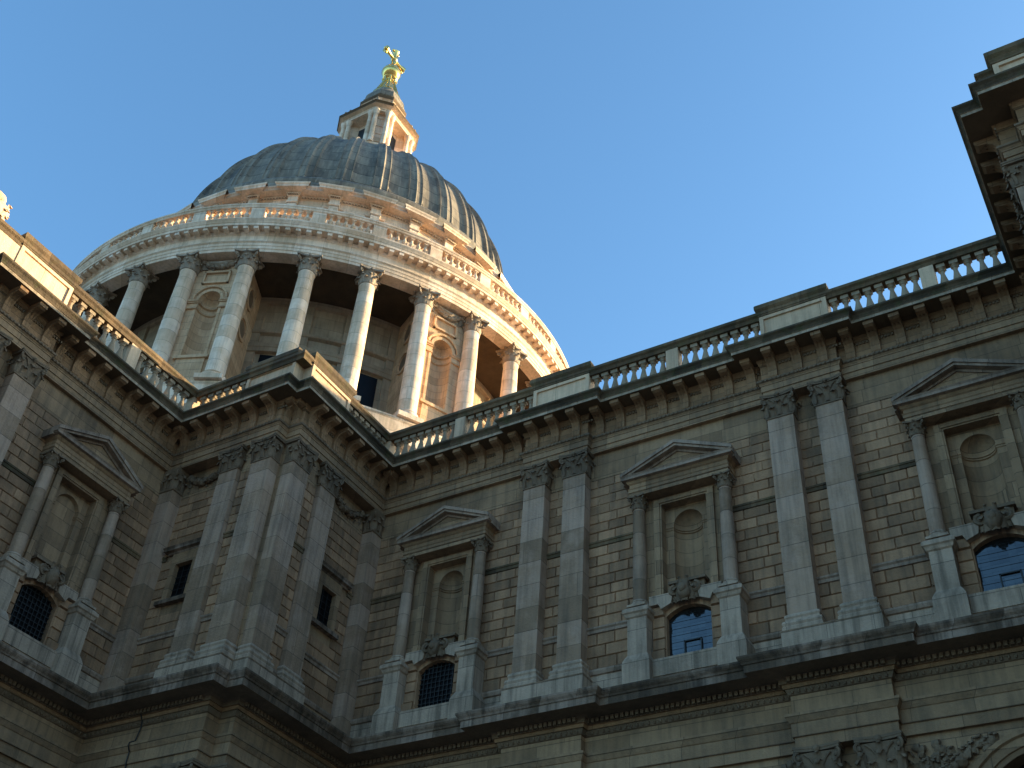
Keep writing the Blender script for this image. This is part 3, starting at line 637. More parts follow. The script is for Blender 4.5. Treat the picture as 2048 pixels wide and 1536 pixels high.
def panel_face(mb,u0,u1,y,z0,z1,mg=.16,dp=.07,yb=.5):
    a,b,c_,d_=u0+mg,u1-mg,z0+mg,z1-mg
    for q in (((u0,z0),(u1,z0),(b,c_),(a,c_)),((u1,z0),(u1,z1),(b,d_),(b,c_)),((u1,z1),(u0,z1),(a,d_),(b,d_)),((u0,z1),(u0,z0),(a,c_),(a,d_))): mb.quad(*[(x,y,z) for x,z in q])
    for q in (((a,c_),(b,c_)),((b,c_),(b,d_)),((b,d_),(a,d_)),((a,d_),(a,c_))): mb.quad((q[0][0],y,q[0][1]),(q[1][0],y,q[1][1]),(q[1][0],y+dp,q[1][1]),(q[0][0],y+dp,q[0][1]))
    mb.quad((a,y+dp,c_),(b,y+dp,c_),(b,y+dp,d_),(a,y+dp,d_))
def big_pedestal(wv,c,hw,y,loc,rz,back=.5,left=True,right=True):
    """panelled pedestal with its own taller coping, local frame outward -y"""
    mb=MB(); z0,z1=ZP0-.3,32.62; panel_face(mb,c-hw,c+hw,y,z0+.28,z1)
    mb.quad((c-hw,y,z0),(c+hw,y,z0),(c+hw,y,z0+.28),(c-hw,y,z0+.28))
    mb.quad((c-hw,y+back,z0),(c-hw,y,z0),(c-hw,y,z1),(c-hw,y+back,z1)); mb.quad((c+hw,y,z0),(c+hw,y+back,z0),(c+hw,y+back,z1),(c+hw,y,z1)); mb.quad((c+hw,y+back,z0),(c-hw,y+back,z0),(c-hw,y+back,z1),(c+hw,y+back,z1))
    o=mb.build('pedestal',M['para'],BS[wv],loc,rz)
    m=MB(); sweep([(c-hw,y),(c+hw,y),(c+hw,y+back),(c-hw,y+back)],[(-.02,z1-.03),(.03,z1),(.03,z1+.06),(.01,z1+.08),(.05,z1+.2),(.12,z1+.3),(.13,z1+.32),(.13,z1+.48),(.10,z1+.54),(-.05,z1+.56)],m,closed=True)
    m.quad((c-hw,y,z1+.56),(c+hw,y,z1+.56),(c+hw,y+back,z1+.56),(c-hw,y+back,z1+.56)); m.build('pedestal_coping',M['coping'],o); return o
big_pedestal('N',P1+.02,1.28,-.13,(0,0,0),0,.62); big_pedestal('N',P1+BAY,1.28,-.13,(0,0,0),0,.62)
big_pedestal('T',-P1,1.28,-.13,(XB,-DD,0),PI/2,.62)
# bastion corner: two panelled pedestals meeting in a re-entrant notch
big_pedestal('B',-1.74,1.28,-6.10,(0,0,0),0,.6)
big_pedestal('B',-4.28,1.28,-.02,(0,0,0),PI/2,.6)
mb=MB(); mb.box(-.9,-.48,-5.9,-5.2,ZP0-.3,33.1); mb.build('pedestal',M['para'],BS['B'])
# chapel pedestals
big_pedestal('C',33.4-CHX+CHX-5.0,1.3,-7.3,(0,0,0),0,.6)
big_pedestal('C',5.4,1.25,.02,(CHX,0,0),-PI/2,.6)
yn=.12
die('N',-.15,yn,.2,.2); run('N',(.18,yn),(3.42,yn)); die('N',3.68,yn,.25,.22); run('N',(3.95,yn),(7.22,yn))
run('N',(9.82,yn),(13.12,yn)); die('N',13.38,yn,.25,.22); run('N',(13.65,yn),(16.95,yn)); run('N',(19.55,yn),(22.88,yn)); die('N',23.14,yn,.25,.22); run('N',(23.4,yn),(26.5,yn))
xt=-6.02
die('T',xt,-6.05,.2,.2); run('T',(xt,-6.4),(xt,-9.42)); die('T',xt,-9.7,.22,.25); run('T',(xt,-9.98),(xt,-13.2)); mb=MB(); mb.box(xt-.3,xt+.2,-16.95,-15.8,ZP0-.05,ZP1+.05); mb.box(-6.9,-6.2,-17.5,-16.7,ZP0-.05,ZP1+.05); mb.build('pedestal',M['para'],BS['T'])
run('B',(-5.7,-5.93),(-3.04,-5.93)); run('B',(-.25,-2.98),(-.25,-.12))
run('C',(CHX+.2,-.3),(CHX+.2,-4.1))

# --- lower storey: paired pilasters, arched windows, plain ashlar, carved spandrels
lw=MB(); yl=.02
for k in range(3):
    c=wc[k]-.1; x0=0 if k==0 else P1+(k-1)*BAY+.0; x1=P1+k*BAY if k<2 else CHX
    plate_arch(lw,x0,x1,0,15.7,c,1.95,3.5,12.86,yl,depth=.7)
lwo=lw.build('nave_wall',M['smooth'],cath); lwo['label']='lower nave wall with round arched windows'
lt=MB(); plate_arch(lt,-11.3,0,0,15.7,-3.82,1.95,3.5,12.86,yl,depth=.7); lto=lt.build('transept_wall',M['smooth'],cath,(XB,-DD,0),PI/2); lto['label']='lower transept wall with a round arched window'
def low_window(c,parent):
    a=MB(); arch_mould(a,c,1.95,12.86,yl,[(0,.3),(0,-.02),(.12,-.05),(.14,-.1),(.36,-.12),(.40,-.2),(.52,-.22),(.56,-.02)],legs=4.); a.prism_y([(c-.28,14.75),(c+.28,14.75),(c+.36,15.62),(c-.36,15.62)],yl-.34,yl)
    a.build('archivolt',M['smooth'],parent,smooth=30)
    p=MB(); p.quad((c-2,.6,3.5),(c+2,.6,3.5),(c+2,.6,15),(c-2,.6,15)); p.build('pane',M['glass2'],parent)
    for q in (-1,1):
        f=MB()
        for i in range(26):
            t=i/25; x_=c+q*(2.95-1.75*t); zz=13.9+1.15*t+random.uniform(-.05,.1)+(.35*math.sin(PI*t)); k=random.uniform(.08,.17)
            f.blob((x_+random.uniform(-.1,.1),yl-.08,zz),k,k*.8,k,6,4,.3); leaf(f,(x_,yl-.02,zz-.1),(random.uniform(-.6,.6),-.8),.34,.26,.2)
        for i in range(18): f.blob((c+q*random.uniform(2.5,3.4),yl-.06,random.uniform(14.0,15.4)),.13,.1,.13,6,4,.35); leaf(f,(c+q*random.uniform(2.2,3.4),yl-.02,random.uniform(14.0,15.2)),(random.uniform(-.6,.6),-.8),.36,.28,.2)
        f.build('carved_spandrel',M['carve'],parent,smooth=50)
for k in range(3): low_window(wc[k]-.1,lwo)
low_window(-3.82,lto)
LM={}
def low_pilaster(x,y,rz,wd=1.04,p=.36):
    if not LM:
        m=pil_mesh(wd,p,0.,14.4).build('pilaster',M['pil']); c2=pilaster_capital(wd,p,1.22).build('capital',M['carve'],smooth=40); LM['a'],LM['c']=m.data,c2.data
        bpy.data.objects.remove(m); bpy.data.objects.remove(c2)
    o=link(LM['a'],'pilaster',cath,(x,y,0),rz); link(LM['c'],'capital',o,(0,0,14.4))
for k in range(2):
    for u in (-1,1): low_pilaster(P1+k*BAY+u*.86,yl,0)
for u in (-1,1): low_pilaster(XB-yl,yB(P1)+u*.86,PI/2)
for x_ in (-2.45,-.86): low_pilaster(x_,-6.03,0)
for y_ in (-5.2,-3.5): low_pilaster(.03,y_,PI/2)
lb=MB(); lb.box(CHX+.0,CHX+1,-7.0,.5,0,15.65); lb.box(27.2,45,-7.6,-6,0,15.65); lb.build('chapel_wall',M['smooth'],cath)
lb=MB(); lb.box(-6.5,-.4,-6.03,-5.,0,15.65); lb.box(-1.,.03,-5.7,0.5,0,15.65)
lbo=lb.build('bastion_wall',M['smooth'],cath); lbo['label']='plain lower wall of the bastion'
cb=MB(); cb.tube([(-3.02,-6.66,17.52),(-3.05,-6.5,17.36),(-3.1,-6.42,17.2),(-3.2,-6.42,16.72),(-3.24,-6.6,16.60),(-3.26,-6.6,16.5),(-3.28,-6.47,16.34),(-3.3,-6.46,16.0),(-3.31,-6.42,15.9),(-3.32,-6.41,15.6),(-3.34,-6.1,14.0)],.022,6); cb.build('cable',M['iron'],lbo)

# ================================================================== dome
DX,DY=-27.52,22.36
T0=-85.2
pol=lambda a,r:(DX+r*math.cos(R(a)),DY+r*math.sin(R(a)))
def polar_sweep(mb,verts,prof):
    """verts [(azimuth, radius, side)] with profile (dr,z); side shifts the azimuth with dr so that ressauts return"""
    k=len(prof); vs=[]
    for a,r,sd in verts:
        for dr,z in prof: x,y=pol(a+sd*math.degrees(dr/r),r+dr); vs.append((x,y,z))
    mb.add(vs,[(i*k+j,(i+1)*k+j,(i+1)*k+j+1,i*k+j+1) for i in range(len(verts)-1) for j in range(k-1)])
ring=lambda r,n=256:[(360*i/n,r,0) for i in range(n+1)]
A0,A1=-150,60
COLS=[T0+11.25*i for i in range(-6,13)]
dw=MB(); polar_sweep(dw,ring(16.3),[(0,33),(0,57.25)])
for a in COLS: polar_sweep(dw,[(a-1.7,16.3,0),(a-1.7,16.5,0),(a+1.7,16.5,0),(a+1.7,16.3,0)],[(0,46),(0,57.2)])
drum=dw.build('drum_wall',M['drumin'],cath,smooth=30); drum['label']='inner drum wall behind the colonnade'
db=MB()
for pf in ([(.0,52.2),(.28,52.25),(.28,52.6),(.32,52.65),(.32,52.95),(0,53.0)],[(0,53.85),(.26,53.95),(.32,54.05),(.32,54.15),(0,54.2)],[(0,56.7),(.24,56.75),(.24,57.3)]): polar_sweep(db,ring(16.3),pf)
db.build('drum_moulding',M['drumin'],drum,smooth=30)
for a in COLS:
    m=a+5.625
    dg=MB(); polar_sweep(dg,[(m-2.7,16.36,0),(m+2.7,16.36,0)],[(0,46.2),(0,52.1)]); dg.build('drum_window',M['glass2'],drum)
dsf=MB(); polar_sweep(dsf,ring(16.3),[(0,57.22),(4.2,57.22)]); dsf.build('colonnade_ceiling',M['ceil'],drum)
# stylobate under the colonnade
st=MB(); polar_sweep(st,ring(20.4),[(-8,33),(.2,33),(.2,43.6),(.75,43.9),(.75,44.4),(.55,44.5),(.55,45.5),(.62,45.6),(.62,45.75),(-4.2,45.8)]); st.build('drum_base',M['dome'],cath,smooth=30)
# columns
cmh=MB(); cmh.lathe([(.62,46.62),(.615,48.5),(.60,50.5),(.56,53.4),(.52,55.7),(.55,55.75),(.55,55.85),(.51,55.9)],24); a=cmh.build('drum_column',M['dome'],smooth=40)
bmh=MB(); bmh.box(-.86,.86,-.86,.86,45.8,46.15); bmh.lathe([(.83,46.15),(.86,46.25),(.82,46.36),(.70,46.40),(.72,46.46),(.77,46.5),(.73,46.56),(.63,46.62)],24); b=bmh.build('base',M['dome'],smooth=40)
kmh=column_capital(.54,1.26,8); c=kmh.build('capital',M['domecarve'],smooth=40)
DM=(a.data,b.data,c.data)
for o in (a,b,c): bpy.data.objects.remove(o)
for az in COLS:
    x,y=pol(az,20.4); o=link(DM[0],'drum_column',cath,(x,y,0),R(az)); link(DM[1],'base',o); link(DM[2],'capital',o,(0,0,55.86))
# solid niche bays between every fourth pair of columns
def niche_bay(az,label):
    f=MB(); y=-20.05; hw=1.87
    plate_arch(f,-hw,hw,45.8,57.2,0,.74,48.6,53.5,y); fo=None
    for q in (-1,1): f.quad((q*hw,y,45.8),(q*1.55,-16.3,45.8),(q*1.55,-16.3,57.2),(q*hw,y,57.2))
    # square panel frame over the arch
    z0,z1=55.0,56.1
    for (a,b,c_,d_) in ((-.92,.92,z0,z0+.14),(-.92,.92,z1-.14,z1),(-.92,-.78,z0,z1),(.78,.92,z0,z1)): f.box(a,b,y-.16,y,c_,d_)
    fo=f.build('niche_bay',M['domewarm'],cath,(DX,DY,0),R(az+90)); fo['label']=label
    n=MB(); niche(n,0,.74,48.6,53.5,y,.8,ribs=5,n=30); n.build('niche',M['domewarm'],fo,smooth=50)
    m=MB(); arch_mould(m,0,.74,53.5,y,[(0,.1),(0,-.12),(.2,-.14),(.22,-.05),(.32,-.05),(.34,-.2),(.46,-.22),(.5,0)]);
    for q in (-1,1):
        for za,zb,pr in ((52.75,52.9,.14),(52.9,53.25,.06),(53.25,53.35,.14),(53.35,53.5,.2)):
            a,b=sorted((q*.74,q*1.75)); m.box(a,b,y-pr,y+.1,za,zb)
        a,b=sorted((q*.76,q*.95)); m.box(a,b,y-.05,y+.1,48.6,52.75)
    for za,zb,dr in ((52.75,52.9,.10),(53.3,53.5,.14)):
        for i in range(16):
            t0,t1=PI*i/16,PI*(i+1)/16; P_=lambda t,k:(-(.74-k)*math.cos(t),y+(.8-k)*math.sin(t))
            m.quad((*P_(t0,dr),za),(*P_(t1,dr),za),(*P_(t1,dr),zb),(*P_(t0,dr),zb)); m.quad((*P_(t0,0),za-.05),(*P_(t1,0),za-.05),(*P_(t1,dr),za),(*P_(t0,dr),za))
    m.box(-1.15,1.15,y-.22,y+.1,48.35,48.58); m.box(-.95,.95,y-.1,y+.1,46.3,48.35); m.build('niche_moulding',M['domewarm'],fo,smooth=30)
    c=MB(); festoon(c,-1.15,1.15,57.0,.5,y-.05,16,.2); carving(c,-1.1,1.1,56.3,56.6,y,20,.12); c.tube([(-1.1,y-.12,57.0),(-.5,y-.22,56.75),(0,y-.26,56.62),(.5,y-.22,56.75),(1.1,y-.12,57.0)],[.1,.16,.2,.16,.1],7); c.build('festoon',M['domecarve'],fo,smooth=50)
    # oval and arched recesses on the two flanks
    for q in (-1,1):
        for kk in range(2):
            s_=MB()
            zc,rr,rz_=(55.3,.55,.75) if kk==0 else (52.6,.7,.7)
            pts=[(rr*math.cos(2*PI*i/24),zc+rz_*math.sin(2*PI*i/24)) for i in range(25)]; k=lambda u:(q*(1.715+(-.3/3.75*0)+.0)+q*(-.085*u),-18.2+u)
            for (u0,z0_),(u1,z1_) in zip(pts,pts[1:]):
                for d0,d1,o0,o1 in ((1.0,1.28,.12,.12),(1.28,1.3,.12,.0),(1.0,.98,.12,-.05)):
                    p=lambda u,z,dd,oo:(k(u*dd)[0]+q*oo,k(u*dd)[1],zc+(z-zc)*dd)
                    s_.quad(p(u0,z0_,d0,o0),p(u1,z1_,d0,o0),p(u1,z1_,d1,o1),p(u0,z0_,d1,o1))
            s_.build('flank_moulding',M['domewarm'],fo,smooth=40)
    for q in (-1,1):
        for zc,rr,rz_ in ((55.3,.5,.7),(52.6,.62,.62)):
            pts=[(q*(1.735-.085*rr*math.cos(2*PI*i/20)),-18.2+rr*math.cos(2*PI*i/20),zc+rz_*math.sin(2*PI*i/20)) for i in range(20)]; dk=MB(); dk.add(pts,[tuple(range(20))]); dk.build('flank_recess',M['carve'],fo)
for i,l in ((-3,'niche bay of the drum at the far left'),(1,'shaded niche bay of the drum, left of the open columns'),(5,'sunlit niche bay of the drum, right of the open columns'),(9,'niche bay at the right edge of the drum')):
    niche_bay(T0+11.25*i+5.625,l)
# entablature of the colonnade
en=MB(); polar_sweep(en,ring(20.95),[(-.95,57.1),(-.0,57.1),(0,57.35),(.04,57.36),(.04,57.62),(.07,57.63),(.07,57.86),(.16,57.95),(.16,58.02),(.02,58.05),(.02,58.62),(.08,58.66),(.12,58.72)])
ent=en.build('drum_entablature',M['dome'],cath,smooth=25); ent['label']='ring entablature carried by the drum columns'
dc=MB(); polar_sweep(dc,ring(20.95),[(.12,58.72),(.12,58.95),(.66,58.98),(.66,59.2),(.70,59.22),(.72,59.28),(.80,59.38),(.84,59.44),(.84,59.5),(-4.5,59.6)]); dc.build('drum_cornice',M['dome'],ent,smooth=25)
md=MB(); polar_sweep(md,ring(20.95),[(.1,58.74),(.14,58.76),(.14,58.94),(.1,58.95)])
for i in range(int((A1-A0)/1.875)):
    a=A0+1.875*i; x,y=pol(a,21.0); n=Vector((math.cos(R(a)),math.sin(R(a)))); t=Vector((-n.y,n.x)); obox(md,Vector((x,y)),t,n,.16,0,.56,58.72,58.96)
md.build('modillion_row',M['dome'],ent)
# stone gallery
gp=MB(); polar_sweep(gp,ring(21.25),[(.1,59.5),(.1,60.05),(-.4,60.05)]); polar_sweep(gp,ring(21.25),[(.10,61.03),(.14,61.08),(.14,61.18),(.2,61.24),(.2,61.36),(-.5,61.38),(-.5,61.03),(.1,61.03)])
gal=gp.build('gallery_balustrade',M['dome'],cath,smooth=25); gal['label']='balustrade of the gallery around the foot of the dome'
GBAL=BALM.copy(); GBAL.materials[0]=M['dome']; few=MB()
for az in COLS:
    m=MB(); x,y=pol(az,21.1); n=Vector((math.cos(R(az)),math.sin(R(az)))); t=Vector((-n.y,n.x)); obox(m,Vector((x,y)),t,n,.46,-.25,.22,60.0,61.1); m.build('pedestal',M['dome'],gal)
    for i in range(6):
        a=az+1.45+(11.25-2.9)*(i+.5)/6; x,y=pol(a,21.12)
        if -75<a<-18:
            g_=link(GBAL,'baluster',gal,(x,y,60.03),R(a),(1.1,1.1,1.02/1.2))
        else: few.lathe([(r*1.25,60.03+z*.85) for r,z in bp],8,x,y,cap=False)
few_o=few.build('far_balusters',M['dome'],gal); few_o['kind']='stuff'
# attic
at=MB(); polar_sweep(at,ring(15.7),[(0,59.5),(0,68.9)])
for a in COLS: polar_sweep(at,[(a-1.25,15.7,0),(a-1.25,16.1,0),(a+1.25,16.1,0),(a+1.25,15.7,0)],[(0,59.5),(0,67.9)])
att=at.build('attic',M['dome'],cath,smooth=25); att['label']='attic drum between gallery and lead dome'
ac=MB(); vv=[]
for a in COLS:
    vv+=[(a-3.1,15.75,0),(a-1.35,15.75,0),(a-1.35,16.15,-1),(a+1.35,16.15,1),(a+1.35,15.75,0),(a+3.1,15.75,0)]
polar_sweep(ac,vv,[(0,67.7),(.06,67.75),(.06,67.9),(0,67.95),(0,68.35),(.12,68.4),(.12,68.5),(.2,68.55),(.2,68.64),(.82,68.68),(.82,68.85),(.9,68.95),(.92,69.08),(-1.2,69.2)])
ac.build('attic_cornice',M['dome'],att,smooth=20)
dn=MB(); polar_sweep(dn,ring(15.7),[(.15,68.4),(.22,68.42),(.22,68.55),(.15,68.56)])
for a in COLS:
    m=a+5.625; ap_=MB()
    polar_sweep(ap_,[(m-2.9,15.7,0),(m-2.9,15.92,0),(m+2.9,15.92,0),(m+2.9,15.7,0)],[(-.1,66.9),(0,66.9),(0,67.6),(-.2,67.6)])
    for q in (-1,1): polar_sweep(ap_,[(m+q*2.3-.6,15.7,0),(m+q*2.3-.6,15.92,0),(m+q*2.3+.6,15.92,0),(m+q*2.3+.6,15.7,0)],[(-.1,66.6),(0,66.6),(0,66.9)])
    polar_sweep(ap_,[(m-2.0,15.72,0),(m+2.0,15.72,0)],[(0,62.2),(.12,62.2),(.12,66.2),(0,66.2)])
    polar_sweep(ap_,[(a-1.1,16.1,0),(a+1.1,16.1,0)],[(0,66.9),(.12,66.95),(.12,67.1),(0,67.15)])
    ap_.build('attic_panel',M['dome'],att,smooth=25)
    for i in range(5): b=a-1.1+2.2*i/4; x,y=pol(b,16.3); n=Vector((math.cos(R(b)),math.sin(R(b)))); obox(dn,Vector((x,y)),Vector((-n.y,n.x)),n,.06,-.2,.12,68.42,68.56)
    for i in range(9): b=m-3.3+6.6*i/8; x,y=pol(b,15.9); n=Vector((math.cos(R(b)),math.sin(R(b)))); obox(dn,Vector((x,y)),Vector((-n.y,n.x)),n,.06,-.2,.12,68.42,68.56)
dn.build('attic_dentils',M['dome'],att)
# lead base rolls and ribbed dome
lr=MB(); polar_sweep(lr,ring(15.6),[(.2,68.9),(.75,69.15),(.8,69.5),(.72,69.85),(.55,70.0),(.62,70.2),(.62,70.5),(.5,70.75),(.2,70.9),(.15,71.1)])
PROF=[(70.6,15.3)]+[(71+16.75*math.sin(t*PI/2/24),15.25*math.cos(t*PI/2/24)) for t in range(0,23)]
def interp(n=86):
    out=[]; L=[0]
    for (z0,r0),(z1,r1) in zip(PROF,PROF[1:]): L.append(L[-1]+math.hypot(z1-z0,r1-r0))
    import bisect
    for i in range(n+1):
        s_=L[-1]*i/n; k=min(max(bisect.bisect(L,s_)-1,0),len(PROF)-2); t=(s_-L[k])/(L[k+1]-L[k])
        p0,p1,p2,p3=PROF[max(k-1,0)],PROF[k],PROF[k+1],PROF[min(k+2,len(PROF)-1)]
        cr=lambda a,b,c,d:.5*((2*b)+(-a+c)*t+(2*a-5*b+4*c-d)*t*t+(-a+3*b-3*c+d)*t**3)
        out.append((cr(p0[0],p1[0],p2[0],p3[0]),cr(p0[1],p1[1],p2[1],p3[1]),s_))
    return out
ld_=MB(); rows=interp(110); per=11.25; azs=[]
half=[0,.02,.045,.07,.10,.14,.19,.25,.31,.345,.365,.385,.405,.425,.445,.465,.49,.54,.62,.72,.84,.95]   # fraction of the half period, dense at roll and edge
phs=half+[2-h for h in reversed(half) if h>0]
for kx in range(-9,16):
    for h in phs: azs.append((T0+per*(kx+h/2),h if h<=1 else 2-h))
sm_=lambda a,b,x:(lambda t:t*t*(3-2*t))(max(0,min(1,(x-a)/(b-a))))
vs=[]
for (z,r,s_) in rows:
    for az,u in azs:
        W=per*PI/180*r/2; sc=min(1,W/1.2)                      # u = 0 on the rib, 1 in the middle of a panel
        hump=.18*sc*math.cos(min(1,u/.72)*PI/2)
        cen=.17*sc*math.exp(-(u/.055)**2)                      # central roll
        top=s_-1.5-max(0,(.62-u))*2.6*sc if u>.40 else -1       # rounded foot of the panel
        pan=-.12*sc*sm_(.415,.45,u)*sm_(0,.14,top)
        edge=.11*sc*(math.exp(-((u-.405)/.028)**2)*sm_(.6,1.6,s_)+(.9*math.exp(-(top/.10)**2) if u>.42 else 0))
        x,y=pol(az,r-.30+hump+cen+pan+edge); vs.append((x,y,z))
na=len(azs); ld_.add(vs,[(j*na+i,j*na+i+1,(j+1)*na+i+1,(j+1)*na+i) for j in range(len(rows)-1) for i in range(na-1)])
dome=ld_.build('lead_dome',M['lead'],cath,smooth=60); dome['label']='ribbed lead covered dome shell'
lr.build('base_roll',M['lead'],dome,smooth=40)
# lantern (square with canted corners, set on the axes of the church)
LX,LY=DX+.19,DY+.11
def octo(h,c,f=1.): return [(LX+x,LY+y) for x,y in ((-c,-h),(c,-h),(h,-c),(h,c),(c,h),(-c,h),(-h,c),(-h,-c))]
def octo_sweep(mb,prof,ratio):
    k=8; vs=[]
    for h,z in prof:
        c=h*ratio if ratio<=1 else h; vs+=[(x,y,z) for x,y in octo(h,c)]
    mb.add(vs,[(j*k+i,j*k+(i+1)%k,(j+1)*k+(i+1)%k,(j+1)*k+i) for j in range(len(prof)-1) for i in range(k)]); mb.add(vs[-k:],[tuple(range(k))])
ln=MB(); octo_sweep(ln,[(3.1,84.5),(3.1,88.0),(3.3,88.1),(3.3,88.3),(2.95,88.35),(2.95,91.2),(3.05,91.3),(3.05,91.55),(2.2,91.6)],.66); octo_sweep(ln,[(1.9,91),(1.9,96.8)],.55)
for q in (-1,1):           # canted piers
    for p in (-1,1):
        cx,cy=LX+q*1.80,LY+p*1.80; n=Vector((q,p)).normalized(); t=Vector((-n.y,n.x)); obox(ln,Vector((cx,cy)),t,n,.80,-.9,.42,91.3,96.7)
        for zz in (92.4,93.6,94.8,96.0): obox(ln,Vector((cx,cy)),t,n,.6,.3,.5,zz,zz+.22)
lan=ln.build('lantern',M['dome'],cath,smooth=20); lan['label']='white stone lantern on top of the dome'
SIDES=((0,-1),(1,0),(0,1),(-1,0))
for (nx,ny) in SIDES:
    n=Vector((nx,ny)); t=Vector((-ny,nx)); dk=MB(); obox(dk,Vector((LX,LY)),t,n,.72,1.7,1.95,91.6,96.0); dk.build('lantern_opening',M['iron'],lan)
    for u in (-2.0,-1.35,1.35,2.0):
        p=Vector((LX,LY))+n*2.85+t*u; m=MB(); m.lathe([(.32,91.55),(.32,91.7),(.27,91.8),(.262,94.2),(.225,96.1),(.28,96.2),(.34,96.5),(.36,96.66)],12,p.x,p.y); m.build('lantern_column',M['dome'],lan,smooth=40)
lc=MB(); octo_sweep(lc,[(1.9,96.62),(3.05,96.64),(3.05,96.86),(3.09,96.87),(3.09,97.08),(3.25,97.16),(3.45,97.2),(3.47,97.36),(3.56,97.46),(2.4,97.52),(2.3,97.7),(2.3,98.0)],.63); lc.build('lantern_cornice',M['dome'],lan,smooth=20)
lk=MB(); octo_sweep(lk,[(3.46,97.19),(3.49,97.36),(3.58,97.46),(3.58,97.5),(2.32,97.56),(2.32,97.72)],.63); lk.build('cornice_top',M['soffit'],lan)
lk=MB(); octo_sweep(lk,[(2.22,100.34),(2.28,100.6),(2.28,100.74),(1.8,100.83)],.5); lk.build('cornice_top',M['soffit'],lan)
for (nx,ny) in SIDES:
    n=Vector((nx,ny)); t=Vector((-ny,nx))
    for u in (-2.0,-1.4,1.4,2.0):
        p=Vector((LX,LY))+n*3.05+t*u; ur=MB(); ur.lathe([(.17,97.45),(.11,97.6),(.22,97.9),(.15,98.15),(.06,98.25),(.14,98.42),(.03,98.65)],8,p.x,p.y); ur.build('lantern_urn',M['domecarve'],lan,smooth=40)
lu=MB(); octo_sweep(lu,[(1.85,97.5),(1.85,100.0),(1.9,100.05),(2.2,100.35),(2.26,100.6),(2.26,100.72),(1.85,100.8),(1.8,100.95)],.5)
for (nx,ny) in SIDES:
    n=Vector((nx,ny)); t=Vector((-ny,nx))
    for u in (-.68,.68): obox(lu,Vector((LX,LY))+t*u,t,n,.2,1.8,2.06,97.9,100.0)
lu.build('upper_lantern',M['dome'],lan,smooth=20)
ll=MB(); octo_sweep(ll,[(2.0,100.85),(2.0,101.15),(2.06,101.22),(2.06,101.36),(1.9,101.42),(1.93,101.8),(1.88,102.2),(1.76,102.6),(1.58,102.95),(1.45,103.25)],.5); ll.build('lantern_roof',M['lead'],lan,smooth=40)
fg=MB(); fg.lathe([(1.55,103.1),(1.58,103.35),(1.35,103.6),(1.2,104.0),(1.02,104.6),(.84,105.3),(.6,105.9),(.5,106.3),(.55,106.5),(.72,106.6),(.8,106.75),(.7,106.95),(.45,107.05)],20,LX,LY)
for i in range(8):
    a=2*PI*i/8; fg.tube([(LX+1.4*math.cos(a),LY+1.4*math.sin(a),103.5),(LX+1.08*math.cos(a),LY+1.08*math.sin(a),104.6),(LX+.62*math.cos(a),LY+.62*math.sin(a),106.0),(LX+.78*math.cos(a),LY+.78*math.sin(a),106.6)],[.16,.15,.12,.1],6)
fo=fg.build('finial',M['gold'],lan,smooth=50)
fo['label']='gilded base, ball and cross on the lantern'
fb=MB(); fb.lathe([(1.0*math.sin(PI*i/20)+.0001,107.95-1.0*math.cos(PI*i/20)) for i in range(21)],32,LX,LY,cap=False); fb.lathe([(1.03,107.86),(1.06,107.95),(1.03,108.04)],32,LX,LY,cap=False)
fb.lathe([(.5,108.8),(.34,109.1),(.22,109.5),(.3,109.7)],14,LX,LY)
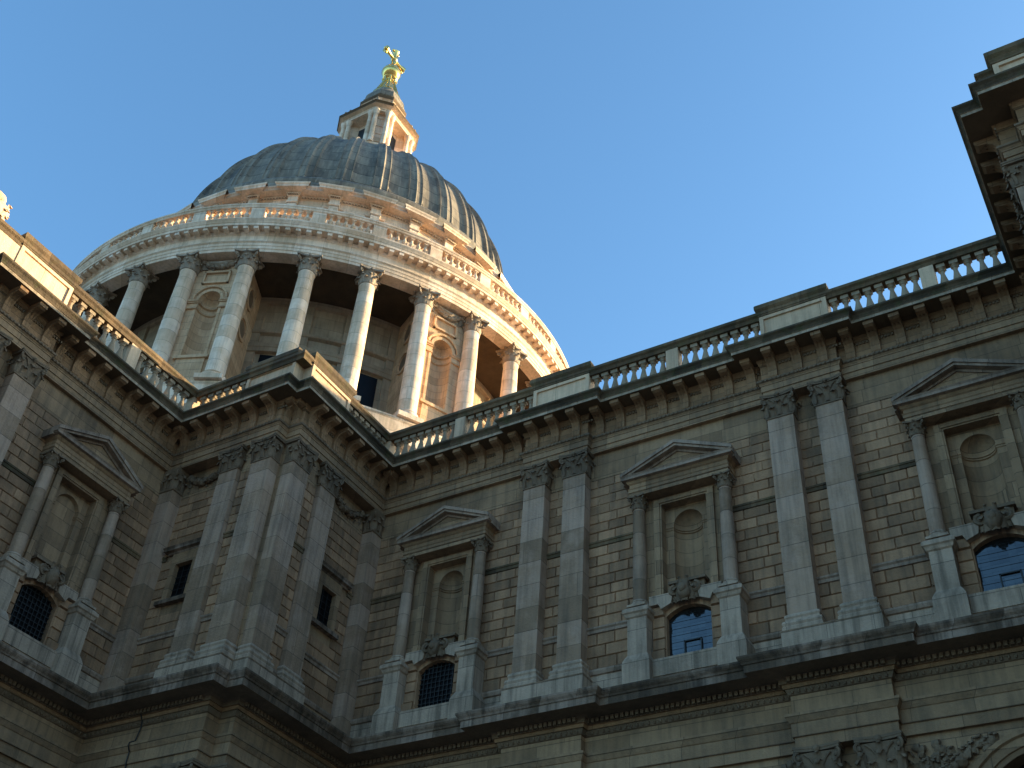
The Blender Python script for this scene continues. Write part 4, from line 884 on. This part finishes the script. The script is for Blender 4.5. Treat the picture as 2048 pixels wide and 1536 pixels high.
# cross: arms widen outwards into scrolled ends
def arm(mb,p,d_,L,w0,w1):
    d_=Vector(d_); q=Vector((0,0,1)) if abs(d_.z)<.5 else Vector((0,1,0)); sd=d_.cross(q); P=Vector(p)
    pts=[P,P+d_*L*.55,P+d_*L*.85,P+d_*L]; mb.tube(pts,[w0,w0*1.05,w1,w1*1.25],8)
    for k in (-1,1): mb.blob(P+d_*L*.93+q*k*w1*1.25,w1*.5,w1*.5,w1*.5,7,5,.05)
    mb.blob(P+d_*L*1.04,w1*.6,w1*.6,w1*.6,7,5,.05)
CA=Vector((0,1,0)); cz=110.55
arm(fb,(LX,LY,109.4),(0,0,1),cz-109.4,.30,.24); arm(fb,(LX,LY,cz),(0,0,1),1.35,.2,.34)
for q in (-1,1): arm(fb,(LX,LY,cz),CA*q,1.6,.2,.36)
fb.blob((LX,LY,cz),.4,.4,.4,10,8,.03)
fb.build('ball_and_cross',M['gold'],fo,smooth=45)
nr=MB(); nr.prism_x([(6,30.7),(19,36.9),(32,30.7)],-8,62); nr.build('nave_roof',M['roof'],cath)
# roof behind the parapets so the view from the side stays closed
rf=MB(); rf.quad((-30,-17,30.7),(XB-.5,-17,30.7),(XB-.5,40,30.7),(-30,40,30.7)); rf.quad((-6.5,-5.4,30.69),(-.5,-5.4,30.69),(-.5,6,30.69),(-6.5,6,30.69)); rf.build('roof',M['roof'],cath)

# ================================================================== carved finial on the transept corner
sb=MB(); SX,SY=-6.78,-17.05
rows=[(32.86,.40),(33.0,.42),(33.1,.34),(33.3,.46),(33.6,.60),(33.95,.64),(34.25,.54),(34.45,.34),(34.52,.30),(34.6,.36),(34.78,.38),(34.95,.30),(35.05,.04)]
n=30; vs=[]
rows=[(32.86+(z-32.86)*.85,r) for z,r in rows]
for j,(z,r) in enumerate(rows):
    for i in range(n):
        a=2*PI*i/n; fold=1+(.09*math.sin(6*a+z*4)+.05*math.sin(11*a-3*z) if 33.2<z<34.4 else .07*math.sin(5*a+z*9) if z>34.5 else 0); vs.append((SX+r*fold*math.cos(a),SY+r*fold*math.sin(a),z))
sb.add(vs,[(j*n+i,j*n+(i+1)%n,(j+1)*n+(i+1)%n,(j+1)*n+i) for j in range(len(rows)-1) for i in range(n)])
for i in range(26): a=random.uniform(0,2*PI); z=random.uniform(33.35,34.0); leaf(sb,(SX+.56*math.cos(a),SY+.56*math.sin(a),z-.15),(math.cos(a),math.sin(a)),.34,.26,.14)
sb.box(SX-.45,SX+.45,SY-.45,SY+.45,32.82,32.9)
so=sb.build('carved_finial',M['para'],smooth=60); tag(so,'weathered carved stone finial standing on the corner of the sunlit parapet','finial')
